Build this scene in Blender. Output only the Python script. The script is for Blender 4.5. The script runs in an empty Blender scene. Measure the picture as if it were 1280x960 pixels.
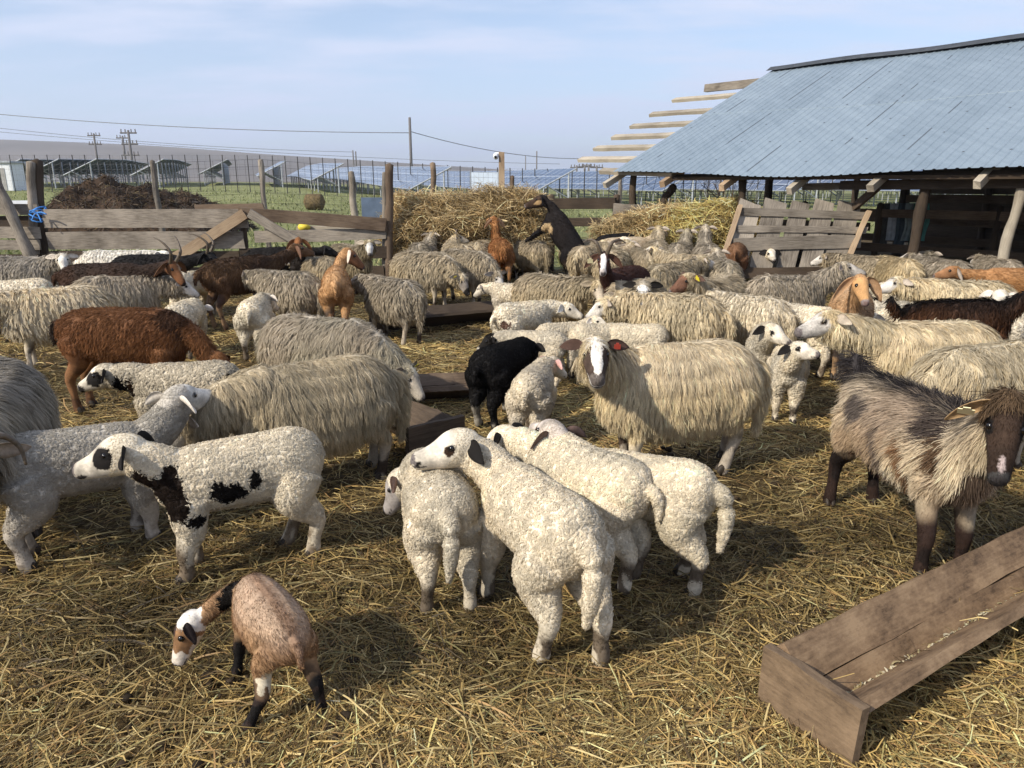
import bpy, math, random
import numpy as np
from mathutils import Vector, Matrix

random.seed(11)
rng = np.random.default_rng(11)
SC = bpy.context.scene
COL = SC.collection
D2R = math.pi / 180.0

# ------------------------------------------------------------------ camera
FPX, PITCH, CAMH = 914.0, 15.5 * D2R, 1.5
cd = bpy.data.cameras.new("camera")
cam = bpy.data.objects.new("camera", cd)
COL.objects.link(cam)
cam.location = (0, 0, CAMH)
cam.rotation_euler = (math.pi / 2 - PITCH, 0, 0)
cd.sensor_width = 36.0
cd.lens = FPX / 1280.0 * 36.0
cd.clip_start, cd.clip_end = 0.05, 9000.0
SC.camera = cam


def ray(u, v):
    x, y = (u - 640) / FPX, -(v - 480) / FPX
    c, s = math.cos(PITCH), math.sin(PITCH)
    return Vector((x, c + y * s, -s + y * c))


def on_plane(u, v, z=0.0):
    """the point at height z that the photograph shows at (u, v)"""
    d = ray(u, v)
    t = (z - CAMH) / d.z
    return Vector((d.x * t, d.y * t, z))


def at_depth(u, v, Y):
    d = ray(u, v)
    t = Y / d.y
    return Vector((d.x * t, Y, CAMH + d.z * t))


# ------------------------------------------------------------------ objects
def tag(o, label=None, cat=None, group=None, kind=None):
    if label: o["label"] = label
    if cat: o["category"] = cat
    if group: o["group"] = group
    if kind: o["kind"] = kind
    return o


def empty(name, loc, rz=0.0):
    o = bpy.data.objects.new(name, None)
    COL.objects.link(o)
    o.location = loc
    o.rotation_euler = (0, 0, rz)
    o.empty_display_size = 0.1
    return o


def np_mesh(name, V, faces, col=None, mat=None, parent=None, smooth=True):
    """faces: one (m,k) index array or a list of such arrays"""
    if not isinstance(faces, (list, tuple)):
        faces = [faces]
    V = np.asarray(V, dtype=np.float32)
    me = bpy.data.meshes.new(name)
    me.vertices.add(len(V))
    me.vertices.foreach_set("co", V.ravel())
    loops = np.concatenate([np.asarray(f).ravel() for f in faces]).astype(np.int32)
    sizes = np.concatenate([np.full(len(f), np.asarray(f).shape[1]) for f in faces]).astype(np.int32)
    starts = np.concatenate([[0], np.cumsum(sizes)[:-1]]).astype(np.int32)
    me.loops.add(len(loops))
    me.loops.foreach_set("vertex_index", loops)
    me.polygons.add(len(sizes))
    me.polygons.foreach_set("loop_start", starts)
    me.polygons.foreach_set("loop_total", sizes)
    me.polygons.foreach_set("use_smooth", np.full(len(sizes), bool(smooth)))
    me.update(calc_edges=True)
    if col is not None:
        a = me.color_attributes.new("Col", "FLOAT_COLOR", "POINT")
        c = np.ones((len(V), 4), dtype=np.float32)
        c[:, :3] = col
        a.data.foreach_set("color", c.ravel())
    if mat is not None:
        me.materials.append(mat)
    o = bpy.data.objects.new(name, me)
    COL.objects.link(o)
    if parent is not None:
        o.parent = parent
    return o


def unit(a):
    a = np.asarray(a, dtype=float)
    return a / np.maximum(np.linalg.norm(a, axis=-1, keepdims=True), 1e-9)


def wav(P, scale, seed, n=6):
    """cheap smooth noise in about -1..1 at points P (m,3)"""
    r = np.random.default_rng(seed)
    out = np.zeros(len(P))
    for k in range(n):
        d = unit(r.normal(size=3)) * scale * (0.6 + 0.9 * r.random())
        out += np.sin(P @ d + r.random() * 6.28)
    return out / (0.72 * n ** 0.5 * 1.4)


def smoothpath(pts, n):
    """Catmull-Rom through rows of pts (any width), n samples"""
    pts = np.asarray(pts, dtype=float)
    m = len(pts)
    t = np.linspace(0, m - 1, n)
    i = np.minimum(t.astype(int), m - 2)
    f = (t - i)[:, None]
    p0 = pts[np.maximum(i - 1, 0)]; p1 = pts[i]; p2 = pts[i + 1]; p3 = pts[np.minimum(i + 2, m - 1)]
    return 0.5 * (2 * p1 + (p2 - p0) * f + (2 * p0 - 5 * p1 + 4 * p2 - p3) * f ** 2 + (3 * p1 - p0 - 3 * p2 + p3) * f ** 3)


def tube(pts, ra, rb=None, up=(0, 0, 1), nseg=14, n=None, off=0):
    """closed tube along pts with side radius ra and up radius rb -> V, quads, tris"""
    pts = np.asarray(pts, float)
    ra = np.asarray(ra, float) * np.ones(len(pts))
    rb = ra if rb is None else np.asarray(rb, float) * np.ones(len(pts))
    if n:
        A = smoothpath(np.column_stack([pts, ra, rb]), n)
        pts, ra, rb = A[:, :3], np.maximum(A[:, 3], 1e-4), np.maximum(A[:, 4], 1e-4)
    m = len(pts)
    T = unit(np.gradient(pts, axis=0))
    up = np.asarray(up, float)
    S = np.cross(np.broadcast_to(up, T.shape), T)
    bad = np.linalg.norm(S, axis=1) < 0.15
    S[bad] = np.cross(np.broadcast_to((0.0, 1.0, 0.02), T.shape), T)[bad]
    S = unit(S)
    for k in range(1, m):
        if S[k] @ S[k - 1] < 0: S[k] = -S[k]
    U = np.cross(T, S)
    a = np.linspace(0, 2 * np.pi, nseg, endpoint=False)
    V = pts[:, None] + S[:, None] * (np.cos(a)[None, :, None] * ra[:, None, None]) + U[:, None] * (np.sin(a)[None, :, None] * rb[:, None, None])
    V = V.reshape(-1, 3)
    c0 = pts[0] - T[0] * min(ra[0], rb[0]) * 0.45
    c1 = pts[-1] + T[-1] * min(ra[-1], rb[-1]) * 0.45
    V = np.vstack([V, c0, c1])
    j = np.arange(nseg); jn = (j + 1) % nseg
    Q = []
    for k in range(m - 1):
        Q.append(np.column_stack([k * nseg + j, k * nseg + jn, (k + 1) * nseg + jn, (k + 1) * nseg + j]))
    Q = np.vstack(Q)
    e = (m - 1) * nseg
    Tr = np.vstack([np.column_stack([np.full(nseg, m * nseg), jn, j]), np.column_stack([np.full(nseg, m * nseg + 1), e + j, e + jn])])
    return V, Q + off, Tr + off


class MB:
    """collects shapes that make up ONE part"""
    def __init__(s):
        s.V, s.Q, s.T, s.n = [], [], [], 0

    def add(s, V, Q=None, T=None):
        V = np.asarray(V, float)
        if Q is not None and len(Q): s.Q.append(np.asarray(Q) + s.n)
        if T is not None and len(T): s.T.append(np.asarray(T) + s.n)
        s.V.append(V); s.n += len(V)

    def tube(s, *a, **k):
        s.add(*tube(*a, **k))
        return s

    def sphere(s, c, r, nu=10, nv=7):
        th = np.linspace(0, math.pi, nv + 1)
        pts = np.column_stack([np.zeros(nv - 1), np.zeros(nv - 1), -np.cos(th[1:-1])])
        rr = np.sin(th[1:-1])
        a = np.linspace(0, 2 * np.pi, nu, endpoint=False)
        r = np.ones(3) * r
        V = [(x * 0 + k * np.cos(t), k * np.sin(t), z) for (x, _, z), k in zip(pts, rr) for t in a]
        V = np.array(V + [(0, 0, -1), (0, 0, 1)]) * r + np.asarray(c)
        j = np.arange(nu); jn = (j + 1) % nu
        Q = np.vstack([np.column_stack([k * nu + j, k * nu + jn, (k + 1) * nu + jn, (k + 1) * nu + j]) for k in range(nv - 2)])
        e = (nv - 2) * nu
        T = np.vstack([np.column_stack([np.full(nu, len(V) - 2), jn, j]), np.column_stack([np.full(nu, len(V) - 1), e + j, e + jn])])
        s.add(V, Q, T)
        return s

    def box(s, c, size, M=None):
        x, y, z = np.asarray(size, float) / 2
        V = np.array([(i * x, j * y, k * z) for i in (-1, 1) for j in (-1, 1) for k in (-1, 1)])
        if M is not None: V = V @ np.asarray(M).T
        V = V + np.asarray(c)
        Q = np.array([(0, 1, 3, 2), (4, 6, 7, 5), (0, 4, 5, 1), (2, 3, 7, 6), (0, 2, 6, 4), (1, 5, 7, 3)])
        s.add(V, Q)
        return s

    def bar(s, p0, p1, w, nseg=4):
        s.add(*tube(np.array([p0, p1], float), w / 2, nseg=nseg, up=(0.03, 0.02, 1)))
        return s

    def build(s, name, mat, parent=None, col=None, smooth=False):
        F = []
        if s.Q: F.append(np.vstack(s.Q))
        if s.T: F.append(np.vstack(s.T))
        return np_mesh(name, np.vstack(s.V), F, col, mat, parent, smooth)


# ------------------------------------------------------------------ materials
def new_mat(name):
    m = bpy.data.materials.new(name)
    m.use_nodes = True
    nt = m.node_tree
    nt.nodes.clear()
    return m, nt, nt.nodes, nt.links


def principled(nt, rough=0.8, spec=0.3, color=None):
    out = nt.nodes.new("ShaderNodeOutputMaterial")
    b = nt.nodes.new("ShaderNodeBsdfPrincipled")
    b.inputs["Roughness"].default_value = rough
    b.inputs["Specular IOR Level"].default_value = spec
    if color: b.inputs["Base Color"].default_value = (*color, 1)
    nt.links.new(b.outputs[0], out.inputs[0])
    return b, out


def plain(name, color, rough=0.6, spec=0.3, metal=0.0, var=0.25, scale=8.0, bump=0.0):
    """one colour broken up by noise of its own"""
    m, nt, N, L = new_mat(name)
    b, out = principled(nt, rough, spec)
    b.inputs["Metallic"].default_value = metal
    tc = N.new("ShaderNodeTexCoord")
    nz = N.new("ShaderNodeTexNoise"); nz.inputs["Scale"].default_value = scale; nz.inputs["Detail"].default_value = 6
    L.new(tc.outputs["Object"], nz.inputs["Vector"])
    rp = N.new("ShaderNodeValToRGB")
    rp.color_ramp.elements[0].position = 0.3; rp.color_ramp.elements[1].position = 0.7
    rp.color_ramp.elements[0].color = (*[c * (1 - var) for c in color], 1)
    rp.color_ramp.elements[1].color = (*[min(1, c * (1 + var)) for c in color], 1)
    L.new(nz.outputs["Fac"], rp.inputs[0])
    L.new(rp.outputs[0], b.inputs["Base Color"])
    if bump:
        bp = N.new("ShaderNodeBump"); bp.inputs["Strength"].default_value = bump; bp.inputs["Distance"].default_value = 0.01
        L.new(nz.outputs["Fac"], bp.inputs["Height"]); L.new(bp.outputs[0], b.inputs["Normal"])
    return m


def attr_mat(name, rough=0.85, spec=0.15, transl=0.0, nvar=0.0, nscale=40.0):
    m, nt, N, L = new_mat(name)
    b, out = principled(nt, rough, spec)
    at = N.new("ShaderNodeAttribute"); at.attribute_name = "Col"
    src = at.outputs["Color"]
    if nvar:
        tc = N.new("ShaderNodeTexCoord")
        nz = N.new("ShaderNodeTexNoise"); nz.inputs["Scale"].default_value = nscale; nz.inputs["Detail"].default_value = 4
        L.new(tc.outputs["Object"], nz.inputs["Vector"])
        mr = N.new("ShaderNodeMapRange")
        mr.inputs[1].default_value = 0.25; mr.inputs[2].default_value = 0.75
        mr.inputs[3].default_value = 1 - nvar; mr.inputs[4].default_value = 1 + nvar
        L.new(nz.outputs["Fac"], mr.inputs[0])
        vm = N.new("ShaderNodeVectorMath"); vm.operation = "SCALE"
        L.new(src, vm.inputs[0]); L.new(mr.outputs[0], vm.inputs["Scale"])
        src = vm.outputs[0]
    L.new(src, b.inputs["Base Color"])
    if transl:
        t = N.new("ShaderNodeBsdfTranslucent"); L.new(src, t.inputs["Color"])
        mx = N.new("ShaderNodeMixShader"); mx.inputs[0].default_value = transl
        L.new(b.outputs[0], mx.inputs[1]); L.new(t.outputs[0], mx.inputs[2]); L.new(mx.outputs[0], out.inputs[0])
    return m


def wood_mat(name, light, dark, rough=0.85, gscale=1.0):
    """weathered board: grain along the object's X axis"""
    m, nt, N, L = new_mat(name)
    b, out = principled(nt, rough, 0.2)
    tc = N.new("ShaderNodeTexCoord"); oi = N.new("ShaderNodeObjectInfo")
    ad = N.new("ShaderNodeVectorMath"); ad.operation = "ADD"
    sc = N.new("ShaderNodeVectorMath"); sc.operation = "SCALE"; sc.inputs[0].default_value = (9, 5, 7)
    L.new(oi.outputs["Random"], sc.inputs["Scale"])
    L.new(tc.outputs["Object"], ad.inputs[0]); L.new(sc.outputs[0], ad.inputs[1])
    mp = N.new("ShaderNodeMapping"); mp.inputs["Scale"].default_value = (4.5 * gscale, 55 * gscale, 55 * gscale)
    L.new(ad.outputs[0], mp.inputs["Vector"])
    n1 = N.new("ShaderNodeTexNoise"); n1.inputs["Scale"].default_value = 1.5; n1.inputs["Detail"].default_value = 8; n1.inputs["Roughness"].default_value = 0.7
    L.new(mp.outputs[0], n1.inputs["Vector"])
    n2 = N.new("ShaderNodeTexNoise"); n2.inputs["Scale"].default_value = 2.3; n2.inputs["Detail"].default_value = 4
    L.new(ad.outputs[0], n2.inputs["Vector"])
    mxf = N.new("ShaderNodeMath"); mxf.operation = "MULTIPLY_ADD"; mxf.inputs[1].default_value = 0.55; 
    L.new(n2.outputs["Fac"], mxf.inputs[0]); 
    hf = N.new("ShaderNodeMath"); hf.operation = "MULTIPLY"; hf.inputs[1].default_value = 0.6
    L.new(n1.outputs["Fac"], hf.inputs[0]); L.new(hf.outputs[0], mxf.inputs[2])
    rp = N.new("ShaderNodeValToRGB")
    rp.color_ramp.elements[0].position = 0.40; rp.color_ramp.elements[0].color = (*dark, 1)
    rp.color_ramp.elements[1].position = 0.68; rp.color_ramp.elements[1].color = (*light, 1)
    L.new(mxf.outputs[0], rp.inputs[0])
    rv = N.new("ShaderNodeMapRange"); rv.inputs[3].default_value = 0.72; rv.inputs[4].default_value = 1.2
    L.new(oi.outputs["Random"], rv.inputs[0])
    vm = N.new("ShaderNodeVectorMath"); vm.operation = "SCALE"
    L.new(rp.outputs[0], vm.inputs[0]); L.new(rv.outputs[0], vm.inputs["Scale"])
    L.new(vm.outputs[0], b.inputs["Base Color"])
    bp = N.new("ShaderNodeBump"); bp.inputs["Strength"].default_value = 0.5; bp.inputs["Distance"].default_value = 0.006
    L.new(n1.outputs["Fac"], bp.inputs["Height"]); L.new(bp.outputs[0], b.inputs["Normal"])
    return m


M = {}
M["coat"] = attr_mat("coat", 0.9, 0.08, 0.36)
M["skin"] = attr_mat("short_coat", 0.85, 0.18, 0.0, 0.22, 90.0)
M["straw"] = attr_mat("straw", 0.55, 0.3, 0.25)
M["eye"] = plain("eye", (0.006, 0.004, 0.003), 0.12, 0.6, var=0.1)
M["horn"] = plain("horn", (0.10, 0.075, 0.05), 0.5, 0.4, var=0.4, scale=60, bump=0.4)
M["hoof"] = plain("hoof", (0.035, 0.026, 0.018), 0.6, 0.3, var=0.4, scale=50)
M["yellow_tag"] = plain("yellow_tag", (0.75, 0.62, 0.05), 0.4, 0.4, var=0.08)
M["pale_tag"] = plain("pale_tag", (0.78, 0.70, 0.42), 0.4, 0.4, var=0.06)
M["red_tag"] = plain("red_tag", (0.42, 0.06, 0.04), 0.4, 0.4, var=0.08)
M["grey_wood"] = wood_mat("grey_wood", (0.33, 0.285, 0.23), (0.085, 0.07, 0.055))
M["brown_wood"] = wood_mat("brown_wood", (0.20, 0.145, 0.10), (0.07, 0.045, 0.03))
M["pale_wood"] = wood_mat("pale_wood", (0.44, 0.385, 0.30), (0.22, 0.185, 0.14))
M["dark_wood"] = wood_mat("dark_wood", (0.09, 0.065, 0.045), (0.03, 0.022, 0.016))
M["tan_wood"] = wood_mat("tan_wood", (0.42, 0.31, 0.20), (0.20, 0.13, 0.08))
# ------------------------------------------------------------------ animals
# Local frame of every animal: +X forward, +Y its own left, Z up, lengths in units of H (height of the back).
TORSO = {  # x, z, side radius, vertical radius
    "ewe": [(-.61, .68, .07, .08), (-.555, .672, .18, .20), (-.42, .645, .245, .280), (-.20, .612, .272, .305), (.02, .602, .272, .305),
            (.23, .612, .247, .30), (.38, .635, .21, .275), (.49, .665, .155, .22), (.55, .69, .08, .10)],
    "lamb": [(-.565, .705, .07, .09), (-.51, .705, .16, .17), (-.38, .70, .208, .222), (-.19, .68, .215, .228), (.02, .672, .215, .228),
             (.20, .67, .20, .226), (.34, .672, .175, .21), (.44, .685, .13, .165), (.49, .70, .07, .09)],
    "goat": [(-.60, .75, .06, .07), (-.54, .74, .13, .14), (-.40, .73, .17, .195), (-.2, .70, .20, .235), (.0, .69, .20, .245),
             (.22, .70, .185, .24), (.38, .71, .155, .225), (.50, .72, .11, .17), (.56, .73, .06, .09)],
}
HEAD = {  # t along the head, top, bottom, side (all in head lengths)
    "ewe": [(-.12, .20, -.16, .16), (0, .29, -.24, .215), (.15, .32, -.30, .24), (.30, .30, -.32, .24), (.45, .245, -.31, .20), (.60, .185, -.285, .165), (.75, .13, -.265, .145), (.88, .085, -.25, .135), (.96, .05, -.235, .12), (1.0, -.01, -.19, .085)],
    "lamb": [(-.12, .22, -.18, .19), (0, .31, -.26, .255), (.15, .35, -.31, .285), (.30, .33, -.33, .285), (.45, .25, -.325, .235), (.60, .165, -.30, .185), (.75, .105, -.28, .16), (.88, .065, -.265, .15), (.96, .035, -.25, .13), (1.0, -.02, -.20, .09)],
    "goat": [(-.12, .16, -.14, .14), (0, .25, -.22, .19), (.15, .28, -.28, .215), (.30, .27, -.29, .21), (.45, .22, -.275, .175), (.60, .17, -.25, .15), (.75, .125, -.235, .132), (.88, .085, -.225, .122), (.96, .05, -.215, .105), (1.0, -.01, -.17, .07)],
}
HEADLEN = {"ewe": .345, "lamb": .365, "goat": .345}
NECK = {"ewe": (.40, .73, .35, (.165, .185), (.125, .135), (.105, .11)),
        "lamb": (.35, .72, .25, (.14, .16), (.122, .135), (.112, .118)),
        "goat": (.42, .76, .38, (.115, .15), (.075, .095), (.07, .08))}
LEGS = {  # front then hind: points x, y, z, radius
    "ewe": ([(.36, .11, .56, .11), (.35, .12, .44, .085), (.34, .12, .36, .06), (.365, .115, .22, .038), (.36, .115, .14, .030), (.36, .115, .07, .036), (.375, .115, .012, .040)],
            [(-.42, .12, .62, .15), (-.38, .14, .50, .125), (-.42, .13, .40, .085), (-.505, .12, .285, .048), (-.49, .12, .17, .034), (-.475, .12, .075, .038), (-.46, .12, .012, .040)]),
    "lamb": ([(.33, .10, .56, .12), (.32, .11, .44, .098), (.31, .11, .35, .08), (.335, .105, .23, .056), (.325, .105, .14, .041), (.325, .105, .07, .048), (.345, .105, .014, .046)],
             [(-.38, .11, .64, .15), (-.34, .13, .51, .135), (-.38, .12, .41, .105), (-.485, .115, .29, .060), (-.46, .115, .17, .041), (-.445, .115, .075, .048), (-.425, .115, .014, .046)]),
    "goat": ([(.38, .09, .60, .10), (.37, .10, .49, .075), (.36, .10, .41, .052), (.385, .095, .26, .040), (.38, .095, .15, .029), (.38, .095, .07, .035), (.395, .095, .012, .038)],
             [(-.42, .10, .68, .125), (-.38, .12, .56, .105), (-.40, .11, .46, .072), (-.505, .105, .33, .045), (-.49, .105, .19, .031), (-.475, .105, .075, .036), (-.46, .105, .012, .038)]),
}


def rot_pitch(P, a, piv):
    P = np.asarray(P, float).copy()
    x, z = P[:, 0] - piv[0], P[:, 2] - piv[2]
    P[:, 0] = piv[0] + x * math.cos(a) - z * math.sin(a)
    P[:, 2] = piv[2] + x * math.sin(a) + z * math.cos(a)
    return P


def dirv(yaw, pitch):
    y, p = yaw * D2R, pitch * D2R
    return np.array([math.cos(p) * math.cos(y), math.cos(p) * math.sin(y), math.sin(p)])


def voxel_body(mb, voxel, smooth_it):
    V = np.vstack(mb.V)
    tmp = mb.build("tmp_body", None)
    r = tmp.modifiers.new("r", "REMESH"); r.mode = "VOXEL"; r.voxel_size = voxel; r.adaptivity = 0
    s = tmp.modifiers.new("s", "SMOOTH"); s.factor = 0.5; s.iterations = smooth_it
    dg = bpy.context.evaluated_depsgraph_get()
    ev = tmp.evaluated_get(dg)
    me = ev.to_mesh()
    n = len(me.vertices)
    co = np.empty(n * 3, np.float32); me.vertices.foreach_get("co", co)
    me.calc_loop_triangles()
    tr = np.empty(len(me.loop_triangles) * 3, np.int32); me.loop_triangles.foreach_get("vertices", tr)
    nf = len(me.polygons)
    tot = np.empty(nf, np.int32); me.polygons.foreach_get("loop_total", tot)
    li = np.empty(len(me.loops), np.int32); me.loops.foreach_get("vertex_index", li)
    ev.to_mesh_clear()
    md = tmp.data
    bpy.data.objects.remove(tmp); bpy.data.meshes.remove(md)
    co = co.reshape(-1, 3).astype(float); tr = tr.reshape(-1, 3)
    fn = np.cross(co[tr[:, 1]] - co[tr[:, 0]], co[tr[:, 2]] - co[tr[:, 0]])
    N = np.zeros_like(co)
    for k in range(3): np.add.at(N, tr[:, k], fn)
    N = unit(N)
    return co, (li.reshape(-1, 4) if (tot == 4).all() else tr), tr, N, np.linalg.norm(fn, axis=1) / 2


def locks(P, N, C, L, W, D, gravity=0.0, curl=0.0, wave=0.0, rows=4, taper=(1, .95, .8, .25), cup=.32, roll=0.6, seed=0):
    """ribbons with a ridge down the middle, growing from P along D"""
    r = np.random.default_rng(seed)
    n = len(P)
    D = unit(D)
    S = np.cross(D, N) + r.normal(size=(n, 3)) * 1e-3
    S = unit(S); F = np.cross(S, D)
    a = r.normal(size=(n, 1)) * roll
    S, F = S * np.cos(a) + F * np.sin(a), F * np.cos(a) - S * np.sin(a)
    step = (L / (rows - 1))[:, None]
    pos = P.copy()
    ph = r.random((n, 1)) * 6.28
    nc = 3 if cup else 2
    V = np.empty((n, rows, nc, 3), np.float32)
    cu = np.asarray(curl * (0.6 + 0.8 * r.random((n, 1))))
    for k in range(rows):
        w = (W * taper[min(k, len(taper) - 1)])[:, None]
        mid = pos + S * np.sin(ph + k * 2.1) * wave
        V[:, k, 0] = mid - S * w / 2; V[:, k, -1] = mid + S * w / 2
        if cup: V[:, k, 1] = mid + F * w * cup
        if k < rows - 1:
            pos = pos + D * step
            if curl:
                D, F = D * np.cos(cu) - F * np.sin(cu), F * np.cos(cu) + D * np.sin(cu)
            if gravity:
                D = unit(D + np.array([0, 0, -gravity])); F = unit(np.cross(S, D))
    b = (np.arange(n) * rows * nc)[:, None]
    Q = []
    for k in range(rows - 1):
        for c in range(nc - 1):
            i = k * nc + c
            Q.append(b + np.array([[i, i + 1, i + nc + 1, i + nc]]))
    Q = np.vstack(Q)
    CC = np.repeat(C[:, None], rows * nc, 1).reshape(-1, 3)
    return V.reshape(-1, 3), Q, CC


def leaf(base, d, nrm, L, W, thick=.004, droop=0.3, cup=0.35, nu=7, nv=5, shape=.8):
    """ear: a cupped leaf with two sides -> V, Q"""
    d = unit(d); nrm = unit(nrm - d * (nrm @ d)); s = np.cross(nrm, d)
    us = np.linspace(0, 1, nu)
    pos = np.array(base, float); P = []
    dd = d.copy()
    for u in us:
        w = W * 0.5 * (math.sin(math.pi * min(1, (u * .93 + .05)) ** shape)) ** 0.75
        nn = np.cross(dd, s); nn = unit(nn)
        nn = nn if nn @ nrm > 0 else -nn
        for v in np.linspace(-1, 1, nv):
            P.append(pos + s * w * v + nn * cup * w * v * v)
        dd = unit(dd + np.array([0, 0, -droop / nu])); pos = pos + dd * (L / (nu - 1))
    P = np.array(P)
    edge = np.array([0.0 if (v in (0, nv - 1)) else 1.0 for u in range(nu) for v in range(nv)])
    top = P + nrm * (thick / 2 * (0.25 + edge))[:, None]; bot = P - nrm * (thick / 2 * (0.25 + edge))[:, None]
    Q = []; m = nu * nv
    for u in range(nu - 1):
        for v in range(nv - 1):
            i = u * nv + v
            Q.append((i, i + 1, i + nv + 1, i + nv)); Q.append((m + i, m + i + nv, m + i + nv + 1, m + i + 1))
    for u in range(nu - 1):
        for v in (0, nv - 1):
            i = u * nv + v; Q.append((i, i + nv, m + i + nv, m + i))
    for u in (0, nu - 1):
        for v in range(nv - 1):
            i = u * nv + v; Q.append((i, i + 1, m + i + 1, m + i))
    return np.vstack([top, bot]), np.array(Q)


C_DEFAULT = dict(base=(.47, .39, .26), alt=(.36, .30, .21), top=(.27, .24, .20), topamt=.6, face=(.62, .57, .50), muzzle=(.10, .085, .08),
                 legs=(.40, .34, .26), legspot=(.05, .035, .025), legamt=.45, ear=(.40, .34, .28), poll=None, spots=(), hspots=(), style="shag", mane=None)


def coat(**k):
    c = dict(C_DEFAULT); c.update(k); return c


def animal(name, cat, label, group, kind, u, vtop, H, hd, neck=(0, 30), head=(None, -10), c=None, body_pitch=0.0, feet=None, tail="down", neck_len=1.0,
           ears=None, horns=None, tagged=None, lock_len=1.0, dens=1.0, parts=True, dist=None, ear_droop=None, lift=0.0, wid=1.0, deep=1.0, pos=None, headk=1.0, legk=1.0):
    """neck = (yaw, pitch) in the animal's own frame; head = (direction on the compass of the scene, pitch), None = as the neck"""
    c = c or coat()
    top = {"ewe": 1.0, "lamb": .94, "goat": .97}[kind] * H
    if dist is None:
        p = on_plane(u, vtop, top)
    else:
        p = at_depth(u, vtop, dist)
    x, y = (p.x, p.y) if pos is None else pos
    d = math.hypot(x, y)
    seed = int(abs(u * 13 + vtop * 7)) % 99991
    r = np.random.default_rng(seed)
    near, mid = d < 4.1, d < 5.9
    root = empty(name, (x, y, lift), hd * D2R)
    tag(root, label, cat, group)
    feet = feet or {}

    # ---- skeleton
    tubes = []
    T = np.array(TORSO[kind]); T = T.copy(); T[:, 2] *= wid; T[:, 3] *= deep
    xk = {'ewe': .89, 'lamb': .95, 'goat': .97}[kind]
    tp = np.column_stack([T[:, 0] * xk, np.zeros(len(T)), T[:, 1]])
    nx, nz, nl, r0, r1, r2 = NECK[kind]
    nx *= xk
    nl *= neck_len
    bp = body_pitch * D2R; piv = (-.42, 0, .55)
    n0 = np.array([nx, 0, nz])
    if bp:
        tp = rot_pitch(tp, bp, piv); n0 = rot_pitch(n0[None], bp, piv)[0]
    tubes.append(("torso", tp, T[:, 2], T[:, 3], 22))
    nd = dirv(*neck)
    p1 = n0 + dirv(neck[0] * .35, 22 + body_pitch) * .10 + nd * nl * .35
    p2 = n0 + dirv(neck[0] * .35, 22 + body_pitch) * .06 + nd * nl
    hyaw = neck[0] if head[0] is None else ((head[0] - hd + 180) % 360) - 180
    hdv = dirv(hyaw, head[1])
    HL = HEADLEN[kind] * headk
    up = np.array([0, 0, 1.0]); hs = np.cross(up, hdv)
    if np.linalg.norm(hs) < .2: hs = np.cross(np.array([math.cos(hyaw * D2R), math.sin(hyaw * D2R), .4]), hdv) * (1 if hdv[2] < 0 else -1)
    hs = unit(hs); hu = np.cross(hdv, hs)
    hb = p2 + hu * .035 + hdv * .02
    tubes.append(("neck", np.array([n0 - nd * .04, p1, p2 + hdv * .03]), [r0[0] * wid, r1[0], r2[0]], [r0[1], r1[1], r2[1]], 16))
    Hd = np.array(HEAD[kind])
    hp = hb + hdv * (Hd[:, :1] * HL) + hu * ((Hd[:, 1:2] + Hd[:, 2:3]) / 2 * HL)
    tubes.append(("head", hp, Hd[:, 3] * HL, (Hd[:, 1] - Hd[:, 2]) / 2 * HL, 22))
    hoofpts = []
    for which, legset in (("f", LEGS[kind][0]), ("h", LEGS[kind][1])):
        for sgn, side in ((1, "l"), (-1, "r")):
            A = np.array(legset); A[:, 0] *= xk; A[:, 1] *= sgn * (0.5 + 0.5 * wid)
            if which == "f" and bp:
                A[:, :3] = rot_pitch(A[:, :3], bp, piv)
            off = feet.get(which + side)
            if off is None:
                off = (r.normal() * .035, r.normal() * .012, 0)
            z0 = LEGS[kind][0 if which == "f" else 1][0][2]
            wgt = np.clip(1 - np.array([q[2] for q in legset]) / z0, 0, 1)[:, None]
            A[:, :3] += wgt * np.array(off)[None]
            kk = 1 + (legk - 1) * np.clip((.5 - A[:, 2]) * 6, 0, 1)
            tubes.append(("leg" + which + side, A[:, :3], A[:, 3] * kk, A[:, 3] * 1.08 * kk, 18))
            hoofpts.append((A[-1, :3].copy(), unit(A[-1, :3] - A[-2, :3]), A[-1, 3]))
    if tail == "down":
        tz = tp[0]
        tl = [tz + (.06, 0, .06), tz + (-.05, 0, .02), tz + (-.085, 0, -.12), tz + (-.075, .01, -.26), tz + (-.06, .02, -.38)]
        tr = [.055, .06, .052, .042, .02] if kind != "goat" else [.03] * 5
        tubes.append(("tail", np.array(tl), tr, tr, 10))
    elif tail == "up":
        tz = tp[0]
        tl = [tz + (.05, 0, .04), tz + (-.05, 0, .08), tz + (-.12, 0, .17), tz + (-.12, .01, .25)]
        tr = [.04, .04, .042, .015]
        tubes.append(("tail", np.array(tl), tr, tr, 8))
    elif tail == "hang":
        tz = tp[0]
        tl = [tz + (.05, 0, .05), tz + (-.05, 0, .03), tz + (-.09, 0, -.06), tz + (-.09, .01, -.15)]
        tr = [.045, .04, .032, .012]
        tubes.append(("tail", np.array(tl), tr, tr, 8))

    mb = MB(); cen, rad, tid = [], [], []
    for i, (nm, pts, ra, rb, n) in enumerate(tubes):
        s_up = hu if nm == "head" else (0, 0, 1) if not nm.startswith("leg") else (1, 0, 0)
        mb.tube(np.array(pts) * H, np.array(ra) * H, np.array(rb) * H, up=s_up, nseg=16, n=n)
        A = smoothpath(np.column_stack([pts, ra, rb]), 24)
        cen.append(A[:, :3]); rad.append((A[:, 3] + A[:, 4]) / 2); tid += [i] * 24
    cen = np.vstack(cen); rad = np.maximum(np.concatenate(rad), .02); tid = np.array(tid)
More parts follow.
